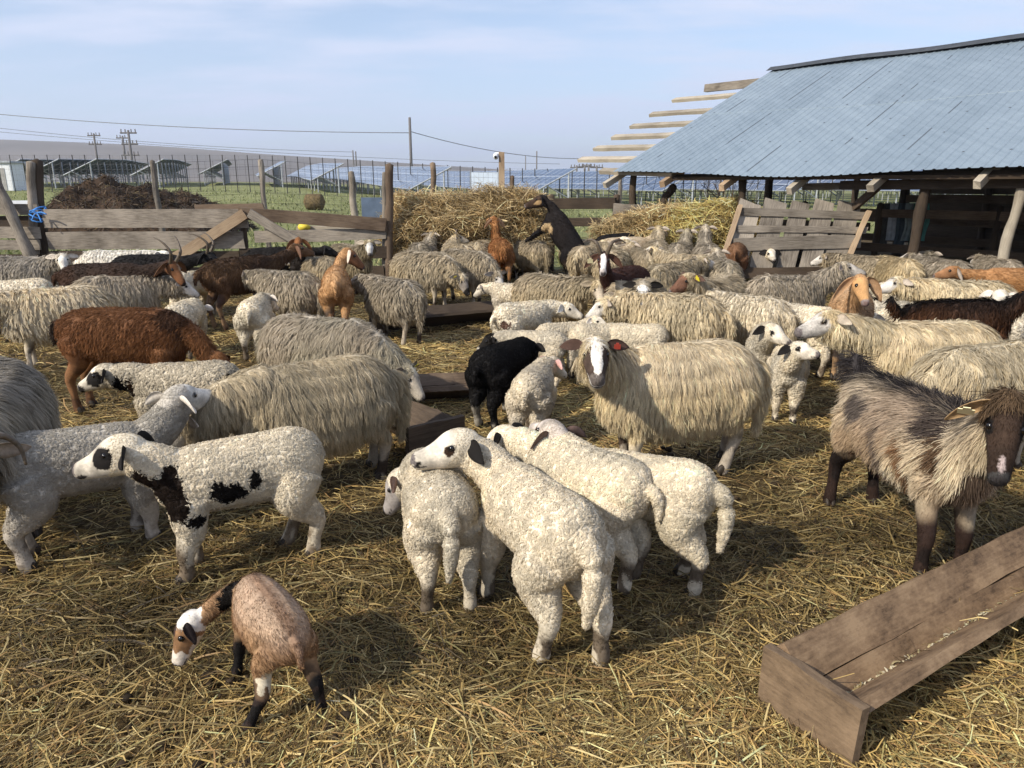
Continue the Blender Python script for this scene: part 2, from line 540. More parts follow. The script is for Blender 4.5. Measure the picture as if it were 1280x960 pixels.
    vox = (.0085 if near else .012 if mid else .018) * (H / .7 if kind != "lamb" else .8 if near else 1)
    V, F, tri, N, area = voxel_body(mb, vox, 5 if near else 4 if mid else 3)
    U = V / H

    # ---- what each vertex belongs to
    q = np.full(len(U), 1e9); best = np.zeros(len(U), int)
    for k in range(len(cen)):
        dd = np.linalg.norm(U - cen[k], axis=1) / rad[k]
        m = dd < q; q[m] = dd[m]; best[m] = tid[k]
    names = [t[0] for t in tubes]
    isleg = np.array([nm.startswith("leg") for nm in names])[best]
    ishead = np.array([nm == "head" for nm in names])[best]
    istail = np.array([nm == "tail" for nm in names])[best]
    ht = (U - hb) @ hdv / HL; hy = (U - hb) @ hs / HL; hz = (U - hb) @ hu / HL

    # ---- colours of the coat itself
    n1 = wav(U, 9, seed); n2 = wav(U, 22, seed + 1); n3 = wav(U, 55, seed + 2)
    def mix(a, b, t): return a * (1 - t[:, None]) + np.asarray(b) * t[:, None]
    Cv = np.broadcast_to(np.array(c["base"], float), U.shape).copy()
    Cv = mix(Cv, c["alt"], np.clip(.5 + .6 * n1 + .25 * n2, 0, 1))
    if bp == 0:
        back = np.clip((U[:, 2] - .66) / .22 + .35 * n1, 0, 1) * np.clip(N[:, 2] + .45, 0, 1) * c["topamt"]
        back[ishead] = 0
        Cv = mix(Cv, c["top"], back)
    if c["mane"] is not None:
        st = np.exp(-(U[:, 1] / .055) ** 2) * (N[:, 2] > .1) * (~ishead) * (~isleg)
        Cv = mix(Cv, c["mane"], np.clip(st * 1.2 + .2 * n2 * st, 0, 1))
    zc = .36 if kind == "ewe" else .32 if kind == "lamb" else .50
    lowleg = isleg & (U[:, 2] < zc + .04 * n2)
    legc = np.broadcast_to(np.array(c["legs"], float), U.shape).copy()
    lm = np.clip((n2 * .8 + n3 * .6 + (c["legamt"] * 2 - 1)) * 3, 0, 1) 
    legc = mix(legc, c["legspot"], lm)
    lw = np.clip((zc + .05 * n2 - U[:, 2]) / .14, 0, 1) * isleg
    Cv = Cv * (1 - lw[:, None]) + legc * lw[:, None]
    facem = ishead & (ht > (.14 if kind == "goat" else .27) + .04 * n2 + (0 if kind == "goat" else .26) * np.clip(-hz * 3.2, 0, 1))
    hc = np.broadcast_to(np.array(c["face"], float), U.shape) * (1 + .14 * n2[:, None] + .12 * n3[:, None]) * (1 - .22 * np.clip((ht - .55) / .4, 0, 1))[:, None]
    if c["poll"] is not None:
        pm = ishead & ~facem; Cv[pm] = c["poll"]
    Cv[facem] = hc[facem]
    def inside(P, s, nz):
        ctr, rr, col = np.array(s[0]), np.array(s[1]), s[2]
        return (np.linalg.norm((P - ctr) / rr, axis=1) + .16 * nz) < 1
    for s in c["spots"]:
        m = inside(U, s, n2 + .7 * n3)
        Cv[m] = s[2]
    Hc = np.column_stack([ht, hy, hz])
    for s in c["hspots"]:
        m = inside(Hc, s, n3 * .6) & (ht > -.25) & (np.abs(hy) < .5) & (np.abs(hz) < .6) & (ht < 1.2)
        Cv[m] = s[2]
    rim = ishead & (np.linalg.norm(np.column_stack([(ht - .36) / 1.25, (np.abs(hy) - .24) * .6, hz - .11]), axis=1) < .062)
    Cv[rim] = Cv[rim] * .35
    if c["muzzle"] is not None:
        # nostrils, mouth line, nose
        nose = ishead & (ht > .95) & (hz > -.13)
        nost = ishead & (np.linalg.norm((np.column_stack([ht - .95, np.abs(hy) - .06, hz + .035])) / (.05, .028, .03), axis=1) < 1)
        mouth = ishead & (ht > .78) & (np.abs(hz + .165) < .016)
        Cv[nose] = np.array(c["muzzle"]) * 1.5; Cv[nost | mouth] = np.array(c["muzzle"]) * .5
    own = 1 + .10 * r.normal() if kind == "ewe" else 1 + .04 * r.normal()
    Cv = np.clip(Cv * np.clip(own, .8, 1.2) * (1 + .10 * n3[:, None]) * np.where(ishead, 1, 1 + .12 * n1)[:, None], .004, .9)

    body = np_mesh("body", V, F, Cv, M["skin"], root)

    # ---- coat: locks of wool or hair
    style = c["style"]
    lenf = np.ones(len(U)); den = np.ones(len(U))
    bare = facem.copy()
    lenf[facem] = .16; den[facem] = 1.3
    pm = ishead & ~facem; lenf[pm] = .6
    if style in ("shag", "hair"):
        lenf[lowleg] = .16; den[lowleg] = .8
        up_leg = isleg & ~lowleg; lenf[up_leg] = .62
    else:
        lenf[lowleg] = .55; den[lowleg] = .9
        lenf[isleg & (U[:, 2] < .10)] = .25
    lenf[isleg & (U[:, 2] < .035)] = 0.0; den[isleg & (U[:, 2] < .035)] = 0
    lenf[istail] = .8
    if c["mane"] is not None and style == "hair":
        lenf = np.where((np.abs(U[:, 1]) < .06) & (N[:, 2] > .3) & ~ishead, lenf * 1.35, lenf)
    lod = 0 if near else 1 if mid else 2
    if style == "shag":
        cnt, L0, W0 = ((85000, 36000, 15000)[lod], .082, (.0029, .0044, .0076)[lod])
    elif style == "curl":
        cnt, L0, W0 = ((85000, 24000, 9000)[lod], .026, (.0028, .0055, .0095)[lod])
    elif style == "hair":
        cnt, L0, W0 = ((60000, 24000, 11000)[lod], .070, (.0024, .004, .0068)[lod])
    else:
        cnt, L0, W0 = ((30000, 15000, 8000)[lod], .032, (.0028, .0045, .007)[lod])
    cnt = int(cnt * dens); L0 *= lock_len
    pr = area * den[tri].mean(1); pr = pr / pr.sum()
    fi = r.choice(len(tri), cnt, p=pr)
    a, b = r.random(cnt), r.random(cnt)
    fl = a + b > 1; a[fl], b[fl] = 1 - a[fl], 1 - b[fl]
    W3 = np.column_stack([1 - a - b, a, b])
    def bary(X): return (X[tri[fi]] * (W3[:, :, None] if X.ndim == 2 else W3)).sum(1)
    P = bary(V); Nn = unit(bary(N)); Lf = bary(lenf); Up = P / H
    Cc = Cv[tri[fi, r.integers(0, 3, cnt)]]
    Cc = Cc * np.exp(r.normal(size=(cnt, 1)) * (.12 if style == "shag" else .24 if style == "short" else .18 if style == "hair" else .06))
    bf = bare[tri[fi, 0]]
    # comb
    noise = np.column_stack([wav(Up, 13, seed + 5 + k) for k in range(3)]) * .38 + np.column_stack([wav(Up, 38, seed + 15 + k) for k in range(3)]) * .25 + r.normal(size=(cnt, 3)) * .16
    headrt = ishead[tri[fi, 0]]
    # strands gather into staples: everything rooted in one small cell leans the same way
    cs = {"shag": .024, "curl": .0118, "hair": .022, "short": .02}[style] * (1, 1.15, 1.5)[lod]
    key = np.floor((P + .35 * cs * noise) / cs).astype(np.int64)
    _, inv = np.unique(key @ np.array([73856093, 19349663, 83492791]), return_inverse=True)
    inv = inv.ravel(); nk = inv.max() + 1
    cn = np.bincount(inv, minlength=nk)
    ctr = np.column_stack([np.bincount(inv, P[:, k], nk) for k in range(3)]) / cn[:, None]
    rk = np.column_stack([r.normal(size=(nk, 3)), r.random((nk, 3))])[inv]
    tocl = ctr[inv] - P
    if style == "shag":
        G = np.array([-.16, 0, -1.0]) + noise * .60 + rk[:, :3] * .13
        topw = np.clip(Nn[:, 2] - .35, 0, 1)[:, None]
        G = G + topw * (np.column_stack([np.full(cnt, -.45), np.sign(Up[:, 1] + .03 * noise[:, 0]) * .75, np.zeros(cnt)]))
    elif style == "hair":
        G = np.array([-.55, 0, -.75]) + noise * .8
    elif style == "short":
        G = np.array([-.9, 0, -.5]) + noise * .45
    else:
        G = rk[:, :3] + r.normal(size=(cnt, 3)) * .32
    G[headrt] = hdv * .9 + noise[headrt] * .4
    if style == "shag":
        pl = headrt & ~bf; G[pl] = -hu * .6 + hs * np.sign(((Up - hb) @ hs))[pl, None] * .4 + noise[pl]
    Tg = unit(G - Nn * (G * Nn).sum(1, keepdims=True))
    L = L0 * Lf * ((.8 + .4 * r.random(cnt)) if style == 'curl' else (.62 + .45 * r.random(cnt) + .28 * rk[:, 3]))
    Cc = Cc * (1 + (.16 if style == 'shag' else .07) * (rk[:, 4:5] - .5) * 2)
    W = W0 * (.7 + .6 * r.random(cnt))
    W = np.where(Lf < .3, np.minimum(W, W0 * .55), W)
    keep = L > .0015
    if style == "curl":
        cl = Lf > .3
        D = np.where(cl[:, None], Nn * .85 + Tg * .6 + tocl / .012 * .35, Nn * .3 + Tg)
        D = unit(D)
        sets = []
        for m, kw in ((cl & keep, dict(curl=1.15, rows=(5, 4, 4)[lod], taper=(1, 1, .95, .85, .5), cup=0, roll=.3)), (~cl & keep, dict(rows=3, taper=(1, .8, .2), cup=0))):
            if m.sum(): sets.append(locks(P[m] - Nn[m] * .003, Nn[m], Cc[m], L[m], W[m], D[m], seed=seed, **kw))
    else:
        lift_a = {"shag": .22, "hair": .30, "short": .22}[style]
        D = unit(Tg * (1 - lift_a) + Nn * lift_a * (.6 + .7 * r.random((cnt, 1)) + .2 * rk[:, 5:6]) + tocl / (L0 * .55) * {'shag': .75, 'hair': .3, 'short': 0}[style])
        kw = {"shag": dict(gravity=.36, wave=.004, roll=.28, rows=(5, 4, 3)[lod], taper=((1, 1, .85, .65, .2), (1, .95, .75, .25), (1, .85, .3))[lod], cup=0), "hair": dict(gravity=.22, wave=.003, roll=.35, rows=4, cup=0), "short": dict(gravity=.08, wave=.002, roll=.3, rows=3, taper=(1, .75, .15), cup=0)}[style]
        sh = Lf < .3
        sets = []
        for m, k2 in ((~sh & keep, kw), (sh & keep, dict(rows=3, taper=(1, .75, .2), cup=0))):
            if m.sum(): sets.append(locks(P[m] - Nn[m] * .003, Nn[m], Cc[m], L[m], W[m], D[m], seed=seed, **k2))
    VV, QQ, C2, o = [], [], [], 0
    for v_, q_, c_ in sets:
        VV.append(v_); QQ.append(q_ + o); C2.append(c_); o += len(v_)
    np_mesh("wool" if style in ("shag", "curl") else "fur", np.vstack(VV), np.vstack(QQ), np.clip(np.vstack(C2), .003, .9), M["coat"], root)

    # ---- ears, eyes, horns, hooves, tags
    eyes_t = .36
    hi = [np.interp(eyes_t, Hd[:, 0], Hd[:, k]) for k in (1, 2, 3)]
    ez = .11; ey = hi[2] * math.sqrt(max(.1, 1 - ((ez - (hi[0] + hi[1]) / 2) / ((hi[0] - hi[1]) / 2)) ** 2))
    for sgn in (1, -1):
        if parts:
            e = hb + hdv * eyes_t * HL + hs * sgn * ey * HL * .915 + hu * HL * ez
            ob = MB().sphere(e * H, .0122 * (H / .7) ** .4 * (1.15 if kind == "goat" else 1), 12, 9).build("eye", M["eye"], root, smooth=True)
        eb = hb + hdv * .04 * HL + hs * sgn * (.17 if kind == "goat" else .21) * HL + hu * HL * .13
        el, ew, esp, edr = {"ewe": (.17, .085, (-.25, .95, -.05), .35), "lamb": (.19, .105, (-.2, .95, -.15), .5), "goat": (.24, .095, (.05, .75, -.35), .9)}[kind]
        if ears: el, ew = el * ears[0], ew * ears[1]
        if ear_droop is not None: edr = ear_droop
        ed = hdv * esp[0] + hs * sgn * esp[1] + hu * esp[2]
        V_, Q_ = leaf(eb * H, ed, hdv * .8 + hu * .5 if kind != "goat" else hdv + hs * sgn * .2, el * H, ew * H, .006, edr)
        ec = np.broadcast_to(np.array(c["ear"], float), V_.shape) * (1 + .15 * wav(V_, 90, seed)[:, None])
        eo = np_mesh("ear", V_, Q_, ec, M["skin"], root)
        if tagged and tagged[0] == sgn:
            tp_ = eb * H + unit(ed) * el * H * .45 + hdv * .008 + np.array([0, 0, -edr * el * H * .12])
            tg = MB()
            Mx = np.column_stack([unit(np.cross(hu, hdv)), hu, hdv])
            sz = tagged[2] if len(tagged) > 2 else .03
            tg.box(tp_ + hdv * .01, (sz, sz * .8, .003), Mx)
            tg.box(tp_ + hdv * .01 + hu * sz * .5, (sz * .45, sz * .4, .0032), Mx)
            tg.build("ear_tag", M[tagged[1]], root)
    if horns:
        for sgn in (1, -1):
            b0 = hb + hdv * .12 * HL + hs * sgn * .09 * HL + hu * .24 * HL
            pts = [b0 - hu * .04] + [b0 + hdv * a_ * HL + hs * sgn * b_ * HL + hu * c_ * HL for a_, b_, c_ in horns[1]]
            nn = len(pts)
            mbh = MB().tube(np.array(pts) * H, np.linspace(horns[0], horns[0] * .22, nn) * H, up=hs, nseg=10, n=14)
            mbh.build("horn", M["horn"], root, smooth=True)
    if parts and d < 6.5:
        for hp_, dv, rr in hoofpts:
            mbk = MB()
            ax = unit(np.array([dv[0] + .25, dv[1], 0]) + 1e-6) if kind else None
            for s2 in (1, -1):
                sd = np.array([-ax[1], ax[0], 0])
                c0 = hp_ + sd * s2 * rr * .42
                mbk.tube(np.array([c0 + (0, 0, .055) - ax * .012, c0 + (0, 0, .03) + ax * .008, c0 + ax * .03 + (0, 0, .006)]) * H,
                         np.array([rr * .42, rr * .52, rr * .42]) * H, np.array([rr * .75, rr * .85, rr * .6]) * H, up=ax, nseg=9, n=6)
            mbk.build("hoof", M["hoof"], root, smooth=True)
    return root
# ------------------------------------------------------------------ the flock
BLK, DKB, WHT = (.012, .010, .009), (.035, .018, .010), (.74, .69, .60)
CREAM = coat(base=(.66, .55, .36), alt=(.57, .47, .30), top=(.52, .445, .335))
SAND = coat(base=(.58, .48, .315), alt=(.48, .39, .25), top=(.43, .365, .275))
GREYW = coat(base=(.48, .41, .30), alt=(.37, .31, .225), top=(.37, .32, .255), topamt=.5)
SMOKE = coat(base=(.48, .42, .32), alt=(.34, .30, .24), top=(.38, .34, .285), topamt=.8)
LAMBW = coat(base=(.78, .69, .53), alt=(.71, .62, .47), top=(.77, .69, .54), topamt=.2, face=(.64, .57, .46), legs=(.52, .45, .34), legspot=(.13, .10, .07), legamt=.62, ear=(.62, .55, .47), style="curl")
LAMBG = coat(base=(.50, .455, .385), alt=(.45, .40, .33), top=(.50, .46, .39), face=(.56, .52, .45), legs=(.36, .31, .25), legspot=(.16, .13, .10), ear=(.60, .54, .46), style="curl")


def mod(c, **k):
    c = dict(c); c.update(k); return c


def sym(*spots):
    out = []
    for ctr, rr, col in spots:
        out += [(ctr, rr, col), ((ctr[0], -ctr[1], ctr[2]), rr, col)]
    return tuple(out)


EYEP = sym(((.36, .27, .10), (.13, .12, .13), BLK))
NOSEB = (((.98, 0, -.12), (.12, .14, .10), BLK),)
EWES, LAMBS, GOATS = "ewes of the flock", "lambs of the flock", "goats among the sheep"


def ewe(*a, **k): return animal("ewe", "sheep", a[0], EWES, "ewe", *a[1:], **k)
def lamb(*a, **k): return animal("lamb", "lamb", a[0], LAMBS, "lamb", *a[1:], **k)
def goat(*a, **k): return animal("goat", "goat", a[0], GOATS, "goat", *a[1:], **k)


# --- the near lambs
lamb("white curly lamb with black eye patches and black blotches along its flank", 292, 541, .60, 206, neck=(-6, 38), head=(186, -12), neck_len=.8, headk=1.06,
     feet=dict(fl=(.08, .02, 0), fr=(.00, .0, 0), hl=(.0, .0, 0), hr=(.14, 0, 0)), tail=None,
     c=mod(LAMBW, ear=BLK, legspot=(.16, .12, .08), legamt=.7, hspots=(((.42, .26, .07), (.19, .19, .20), BLK), ((.42, -.28, .07), (.19, .19, .20), BLK), ((.86, .12, -.17), (.10, .08, .035), BLK), ((.98, .0, .0), (.05, .10, .06), (.14, .07, .06))),
           spots=(((.46, .19, .61), (.125, .16, .21), (.018, .012, .009)), ((.58, .13, .74), (.07, .10, .09), (.022, .014, .010)), ((.09, .24, .61), (.115, .14, .095), BLK), ((-.08, .24, .67), (.042, .12, .065), BLK), ((.28, .2, .46), (.055, .12, .04), BLK), ((.52, .06, .44), (.06, .10, .05), BLK))))
lamb("white curly lamb at the huddle's near end, tail to the viewer, head bent down", 545, 575, .53, 104, neck=(35, -38), head=(165, -55), wid=1.12,
     feet=dict(hl=(-.02, .03, 0), hr=(-.06, -.02, 0), fl=(.0, .05, 0), fr=(.0, .04, 0)), c=mod(LAMBW, ear=(.25, .17, .14), face=(.4, .36, .33), base=(.68, .61, .48)))
lamb("large white lamb in the middle of the huddle, long tail hanging, black ear and muzzle", 668, 588, .61, 116, neck=(26, 30), head=(196, -4), neck_len=1.02,
     feet=dict(hr=(-.10, -.02, 0), hl=(.06, .03, 0), fl=(.03, .04, 0), fr=(.02, .0, 0)),
     c=mod(LAMBW, ear=BLK, hspots=(((.42, .27, .08), (.10, .12, .10), DKB), ((.42, -.27, .08), (.10, .12, .10), DKB), ((.92, .0, -.10), (.10, .17, .06), BLK))))
lamb("white lamb pressed between the large lamb and the outer lamb of the huddle, face hidden", 730, 553, .56, 136, neck=(8, 14), head=(150, -35), tail="hang",
     c=mod(LAMBW, base=(.66, .59, .46), ear=BLK, hspots=EYEP))
lamb("white lamb on the outer side of the huddle turning its grey face away, brown ears", 800, 562, .55, 150, neck=(-12, 20), head=(120, 2), neck_len=1.15,
     feet=dict(hl=(-.06, .0, 0), hr=(.1, 0, 0)), c=mod(LAMBW, base=(.70, .62, .47), ear=(.13, .085, .07), face=(.50, .43, .37), poll=(.52, .45, .38), hspots=(((.5, .2, .0), (.12, .12, .12), DKB),)))
lamb("grey-white lamb standing in shade behind the blotched lamb, looking away with ears out", 100, 520, .60, 32, pos=(-1.74, 2.80), neck=(10, 46), head=(66, 2), neck_len=1.0,
     c=LAMBG, tail=None, feet=dict(fr=(.02, 0, 0), hr=(-.02, 0, 0)))
lamb("lamb with black eye patch, dark neck and black rump spot before the rusty goat", 226, 449, .58, 181, neck=(0, 6), head=(183, -16), tail=None,
     c=mod(LAMBW, base=(.58, .51, .39), alt=(.52, .45, .34), ear=BLK, hspots=(((.40, .24, .03), (.27, .22, .21), BLK), ((.40, -.24, .03), (.27, .22, .21), BLK), ((.94, 0, -.12), (.17, .24, .16), BLK)),
           spots=(((.56, .16, .70), (.06, .16, .12), BLK), ((.46, .18, .68), (.035, .12, .10), DKB), ((-.52, .12, .74), (.10, .18, .10), BLK), ((-.05, .2, .5), (.06, .12, .06), BLK))))
animal("goat_kid", "goat kid", "small tan and brown kid nosing the straw, white muzzle and black socks", "goats among the sheep", "goat", 333, 740, .345, 128, neck=(68, -26), head=(204, -62), neck_len=1.25, wid=1.28, deep=1.20, headk=1.34, legk=1.35,
       feet=dict(hl=(.10, .26, 0), hr=(-.10, -.08, 0), fl=(.05, .10, 0), fr=(.0, .03, 0)), tail="hang", ears=(.85, 1.25), ear_droop=1.3, lock_len=.5,
       c=coat(base=(.37, .225, .12), alt=(.26, .15, .08), top=(.44, .33, .24), topamt=.65, face=(.23, .125, .06), muzzle=(.05, .045, .045), legs=(.03, .02, .017), legspot=(.008, .007, .007), legamt=.7, ear=(.035, .025, .022), style="short", mane=(.24, .15, .095),
              poll=(.75, .7, .62),
              hspots=(((.86, 0, -.05), (.24, .3, .24), (.66, .58, .48)), ((.52, 0, -.24), (.36, .3, .13), (.62, .52, .42)), ((.30, .0, .26), (.15, .1, .12), (.05, .03, .025))),
              spots=(((-.36, .16, .42), (.14, .14, .13), (.60, .52, .38)), ((-.36, -.16, .46), (.10, .10, .10), (.55, .46, .34)), ((.50, .12, .72), (.07, .2, .2), BLK))))

# --- the near ewes and goat
ewe("shaggy cream ewe with white blaze, dark eye patches and a red ear tag, facing out", 850, 412, .775, 192, neck=(38, 28), head=(268, -16), neck_len=1.0,
    ears=(.85, .85), tagged=(1, "red_tag", .03), feet=dict(hl=(.10, 0, 0), hr=(-.04, 0, 0)),
    c=mod(CREAM, ear=(.07, .04, .03), face=(.06, .04, .03), muzzle=(.07, .058, .05), legs=(.34, .29, .23), hspots=(((.55, 0, .20), (.52, .10, .30), (.66, .61, .53)), ((.94, 0, -.12), (.15, .2, .2), (.11, .09, .075)), ((.80, .0, -.18), (.3, .25, .12), (.55, .50, .44)))))
ewe("shaggy cream ewe standing over a small trough with her tail end turned outward", 378, 447, .72, 211, neck=(0, -22), head=(208, -40), pos=(-.97, 3.46), tail="down",
    feet=dict(hl=(.02, 0, 0)), c=mod(CREAM, base=(0.63, 0.53, 0.365), topamt=.4))
ewe("long-haired grey horned ewe lowering her head, dark face and curled horn", 12, 425, .78, 300, pos=(-2.28, 3.05), neck=(0, -14), head=(292, -46), lock_len=1.35,
    horns=(.026, [(.02, .20, .34), (-.06, .40, .38), (.04, .56, .22), (.24, .60, .04)]), c=mod(SMOKE, face=(.30, .26, .23), legs=(.14, .11, .09), ear=(.3, .25, .2), hspots=(((.55, 0, .2), (.4, .1, .3), (.6, .56, .5)), ((.4, .25, 0), (.2, .12, .12), DKB), ((.4, -.25, 0), (.2, .12, .12), DKB))))
goat("shaggy badger-coloured goat with dark brown face and pale ear tag beside the long trough", 1143, 467, .72, 274, pos=(1.65, 2.84), neck=(-8, 54), head=(240, -52), lock_len=1.2, tail="up", wid=1.02, legk=1.08, headk=1.12,
     ears=(.95, 1.0), ear_droop=.8, tagged=(-1, "pale_tag", .05), feet=dict(fl=(.0, .04, 0), fr=(.05, -.03, 0), hl=(-.1, .05, 0), hr=(-.08, -.05, 0)),
     c=coat(base=(.78, .66, .47), alt=(.42, .31, .20), top=(.36, .30, .25), topamt=.5, face=(.042, .026, .018), muzzle=(.025, .022, .022), legs=(.028, .016, .012), legspot=(.012, .008, .007), ear=(.36, .235, .12), style="hair", mane=(.035, .03, .03),
            poll=(.15, .10, .06),
            hspots=(((.50, .24, -.06), (.30, .05, .2), (.17, .075, .028)), ((.50, -.24, -.06), (.30, .05, .2), (.17, .075, .028)), ((.82, 0, .10), (.10, .035, .10), (.42, .34, .32)), ((.98, 0, -.06), (.1, .2, .2), (.05, .047, .045)), ((.34, .2, .1), (.14, .12, .1), BLK), ((.34, -.2, .1), (.14, .12, .1), BLK)),
            spots=(((-.05, -.2, .46), (.28, .2, .08), (.09, .045, .028)), ((.54, 0, .60), (.14, .06, .24), (.10, .07, .05)), ((-.22, -.2, .80), (.13, .2, .07), (.16, .13, .11)), ((.04, -.22, .66), (.04, .2, .14), (.18, .14, .11)), ((.24, -.2, .58), (.045, .2, .16), (.24, .135, .07)), ((.36, -.12, .86), (.08, .2, .06), (.09, .07, .06)), ((-.12, -.22, .55), (.04, .2, .10), (.19, .13, .09)), ((.44, -.12, .70), (.03, .2, .12), (.16, .10, .06)))))
lamb("black woolly lamb with a wisp of straw on its back", 628, 425, .56, 62, neck=(5, -10), head=(60, -40), tail="hang",
     c=coat(base=(.014, .013, .013), alt=(.010, .009, .009), top=(.016, .015, .015), face=(.012, .011, .011), legs=(.012, .011, .011), legspot=(.3, .27, .22), legamt=.35, ear=BLK, muzzle=BLK, style="curl"))
lamb("white lamb with a pink ear between the black lamb and the shaggy blazed ewe", 668, 455, .50, 78, neck=(-10, 5), head=(40, -30), c=mod(LAMBW, base=(.66, .58, .46), ear=(.62, .36, .32)), tail="hang")
lamb("white lamb with black head tucked behind the black lamb", 668, 411, .46, 165, neck=(0, -5), head=(180, -30), c=mod(LAMBW, base=(.64, .57, .45), hspots=(((.3, 0, 0), (.5, .4, .4), BLK),), ear=BLK))
lamb("plain white lamb resting behind the blazed ewe, small ears raised", 704, 401, .45, 30, neck=(0, 25), head=(330, -10), c=LAMBW, tail=None)
lamb("small white lamb with a dark rump spot, half crouching by the sandy ewe", 656, 374, .57, 38, neck=(-20, -4), head=(345, -15), tail="hang", c=mod(LAMBW, base=(.68, .62, .50), ear=WHT, spots=(((-.5, -.15, .62), (.06, .1, .07), (.12, .07, .05)),)))
lamb("cream lamb lying down with only its back showing over the blazed ewe", 752, 402, .48, 20, neck=(0, -20), head=(20, -40), c=mod(LAMBW, ear=BLK), tail=None)
lamb("white lamb whose pale back shows between two large ewes", 792, 403, .48, 172, neck=(0, -20), head=(172, -40), c=LAMBW, tail=None)

# --- right-hand middle: ewes, lambs, goats
lamb("white lamb with black eye and ear marks looking up beside the ewe's rump, forelegs showing", 985, 446, .51, 250, pos=(1.80, 4.62), neck=(10, 54), head=(296, 10), feet=dict(fl=(.06, 0, 0), fr=(0, 0, 0)),
     c=mod(LAMBW, base=(.70, .63, .50), legspot=(.1, .08, .06), legamt=.35, ear=BLK, hspots=sym(((.38, .24, .08), (.10, .11, .1), BLK)) + NOSEB))
lamb("white lamb with black-rimmed eyes and black ears standing behind the upward-looking lamb", 985, 420, .54, 248, pos=(1.82, 5.15), neck=(8, 52), head=(300, -10), c=mod(LAMBW, base=(.70, .63, .50), ear=BLK, hspots=sym(((.40, .26, .06), (.09, .10, .09), BLK)) + NOSEB))
lamb("white lamb with small black spots on its shoulder, standing behind the pair of black-eyed lambs", 1012, 378, .60, 118, neck=(10, 10), head=(150, -25), tail="hang",
     c=mod(LAMBW, base=(.66, .59, .47), spots=(((.18, -.2, .72), (.05, .12, .035), BLK), ((.08, -.2, .64), (.045, .12, .03), BLK), ((.18, .2, .72), (.05, .12, .035), BLK), ((.08, .2, .64), (.045, .12, .03), BLK), ((-.3, .2, .7), (.04, .12, .04), BLK)), hspots=EYEP, ear=BLK))
ewe("cream ewe with dark eye spots and long wavy fleece, head turned in profile", 1165, 389, .74, 176, neck=(0, 22), head=(184, -14), lock_len=1.1,
    c=mod(CREAM, base=(0.69, 0.59, 0.393), topamt=.45, face=(.50, .46, .41), ear=(.42, .35, .27), hspots=sym(((.36, .22, .08), (.10, .09, .06), DKB)) + (((.93, 0, -.05), (.1, .15, .12), (.12, .10, .10)),)))
ewe("curly-fleeced cream ewe behind the badger-coloured goat, her head out of sight", 1240, 416, .76, 24, neck=(0, -10), head=(0, -40), c=mod(CREAM, base=(0.68, 0.58, 0.400), topamt=.3), lock_len=1.1)
ewe("grey-brown ewe with head raised in front of the slatted hay rack", 985, 336, .72, 14, neck=(-4, 34), head=(345, -6), c=mod(GREYW, face=(.40, .36, .31), base=(0.42, 0.36, 0.269), ear=(.25, .2, .16)))
goat("ginger lop-eared goat with pale shoulders facing out below the hay rack", 1068, 356, .74, 247, neck=(0, 52), head=(262, -30), tail="hang", ears=(1.25, 1.1), ear_droop=1.6, wid=1.1,
     c=coat(base=(.46, .27, .13), alt=(.40, .25, .14), top=(.52, .36, .22), face=(.50, .28, .12), muzzle=(.12, .08, .07), legs=(.4, .25, .13), ear=(.44, .27, .15), style="short", hspots=(((.97, 0, -.05), (.1, .2, .2), (.22, .18, .17)),)))
lamb("white lamb with a black spot on its side behind the ginger goat's shoulder", 1122, 350, .56, 178, neck=(0, 10), head=(185, -25), c=mod(LAMBW, base=(.60, .54, .42), spots=(((.1, .2, .72), (.06, .12, .04), BLK), ((.4, .15, .6), (.05, .1, .04), BLK)), ear=BLK))
lamb("white lamb resting low in front of the ginger goat", 1098, 374, .50, 10, neck=(0, 0), head=(0, -20), c=mod(LAMBW, base=(.62, .56, .45)), tail=None)
lamb("bright white lamb curled up behind the profiled cream ewe's back", 1140, 380, .50, 190, neck=(0, -10), head=(190, -30), c=mod(LAMBW, base=(.70, .63, .50)), tail=None)
ewe("cream ewe at the edge of the shed's shade, back lit and head hidden", 1212, 342, .70, 158, neck=(0, 8), head=(190, -10), c=mod(CREAM, base=(0.63, 0.54, 0.372), topamt=.3))
goat("dark brown goat with black back, black tail raised and horns laid back", 1200, 371, .72, 4, neck=(-6, 40), head=(335, -8), neck_len=.95, tail="up", horns=(.022, [(.0, .12, .38), (-.2, .2, .62), (-.45, .3, .75)]),
     c=coat(base=(.11, .05, .025), alt=(.06, .03, .018), top=(.03, .02, .016), topamt=.8, face=(.14, .06, .025), muzzle=BLK, legs=(.03, .02, .015), ear=(.03, .02, .015), style="hair", mane=(.015, .012, .011)), lock_len=.8)
lamb("white-faced lamb at the very edge beside the dark brown goat's head", 1290, 366, .62, 200, neck=(0, 35), head=(230, -10), c=mod(LAMBW, base=(.70, .64, .54)))
ewe("yellowish ewe with rounded rump just inside the shed, tail end outward", 1122, 316, .68, 96, neck=(0, -10), head=(96, -40), tail="down", c=mod(CREAM, base=(0.55, 0.44, 0.262), topamt=.2))
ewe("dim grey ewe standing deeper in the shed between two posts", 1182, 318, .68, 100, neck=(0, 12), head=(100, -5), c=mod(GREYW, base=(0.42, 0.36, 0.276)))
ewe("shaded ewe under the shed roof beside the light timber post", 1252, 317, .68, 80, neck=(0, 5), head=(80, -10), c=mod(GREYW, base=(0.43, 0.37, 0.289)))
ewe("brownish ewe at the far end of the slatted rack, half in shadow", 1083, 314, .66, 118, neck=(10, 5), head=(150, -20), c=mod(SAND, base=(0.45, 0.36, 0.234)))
ewe("grey ewe lying back in the darkest part of the shed", 1162, 314, .66, 60, neck=(0, 12), head=(60, -10), c=mod(GREYW, base=(0.37, 0.33, 0.249)))
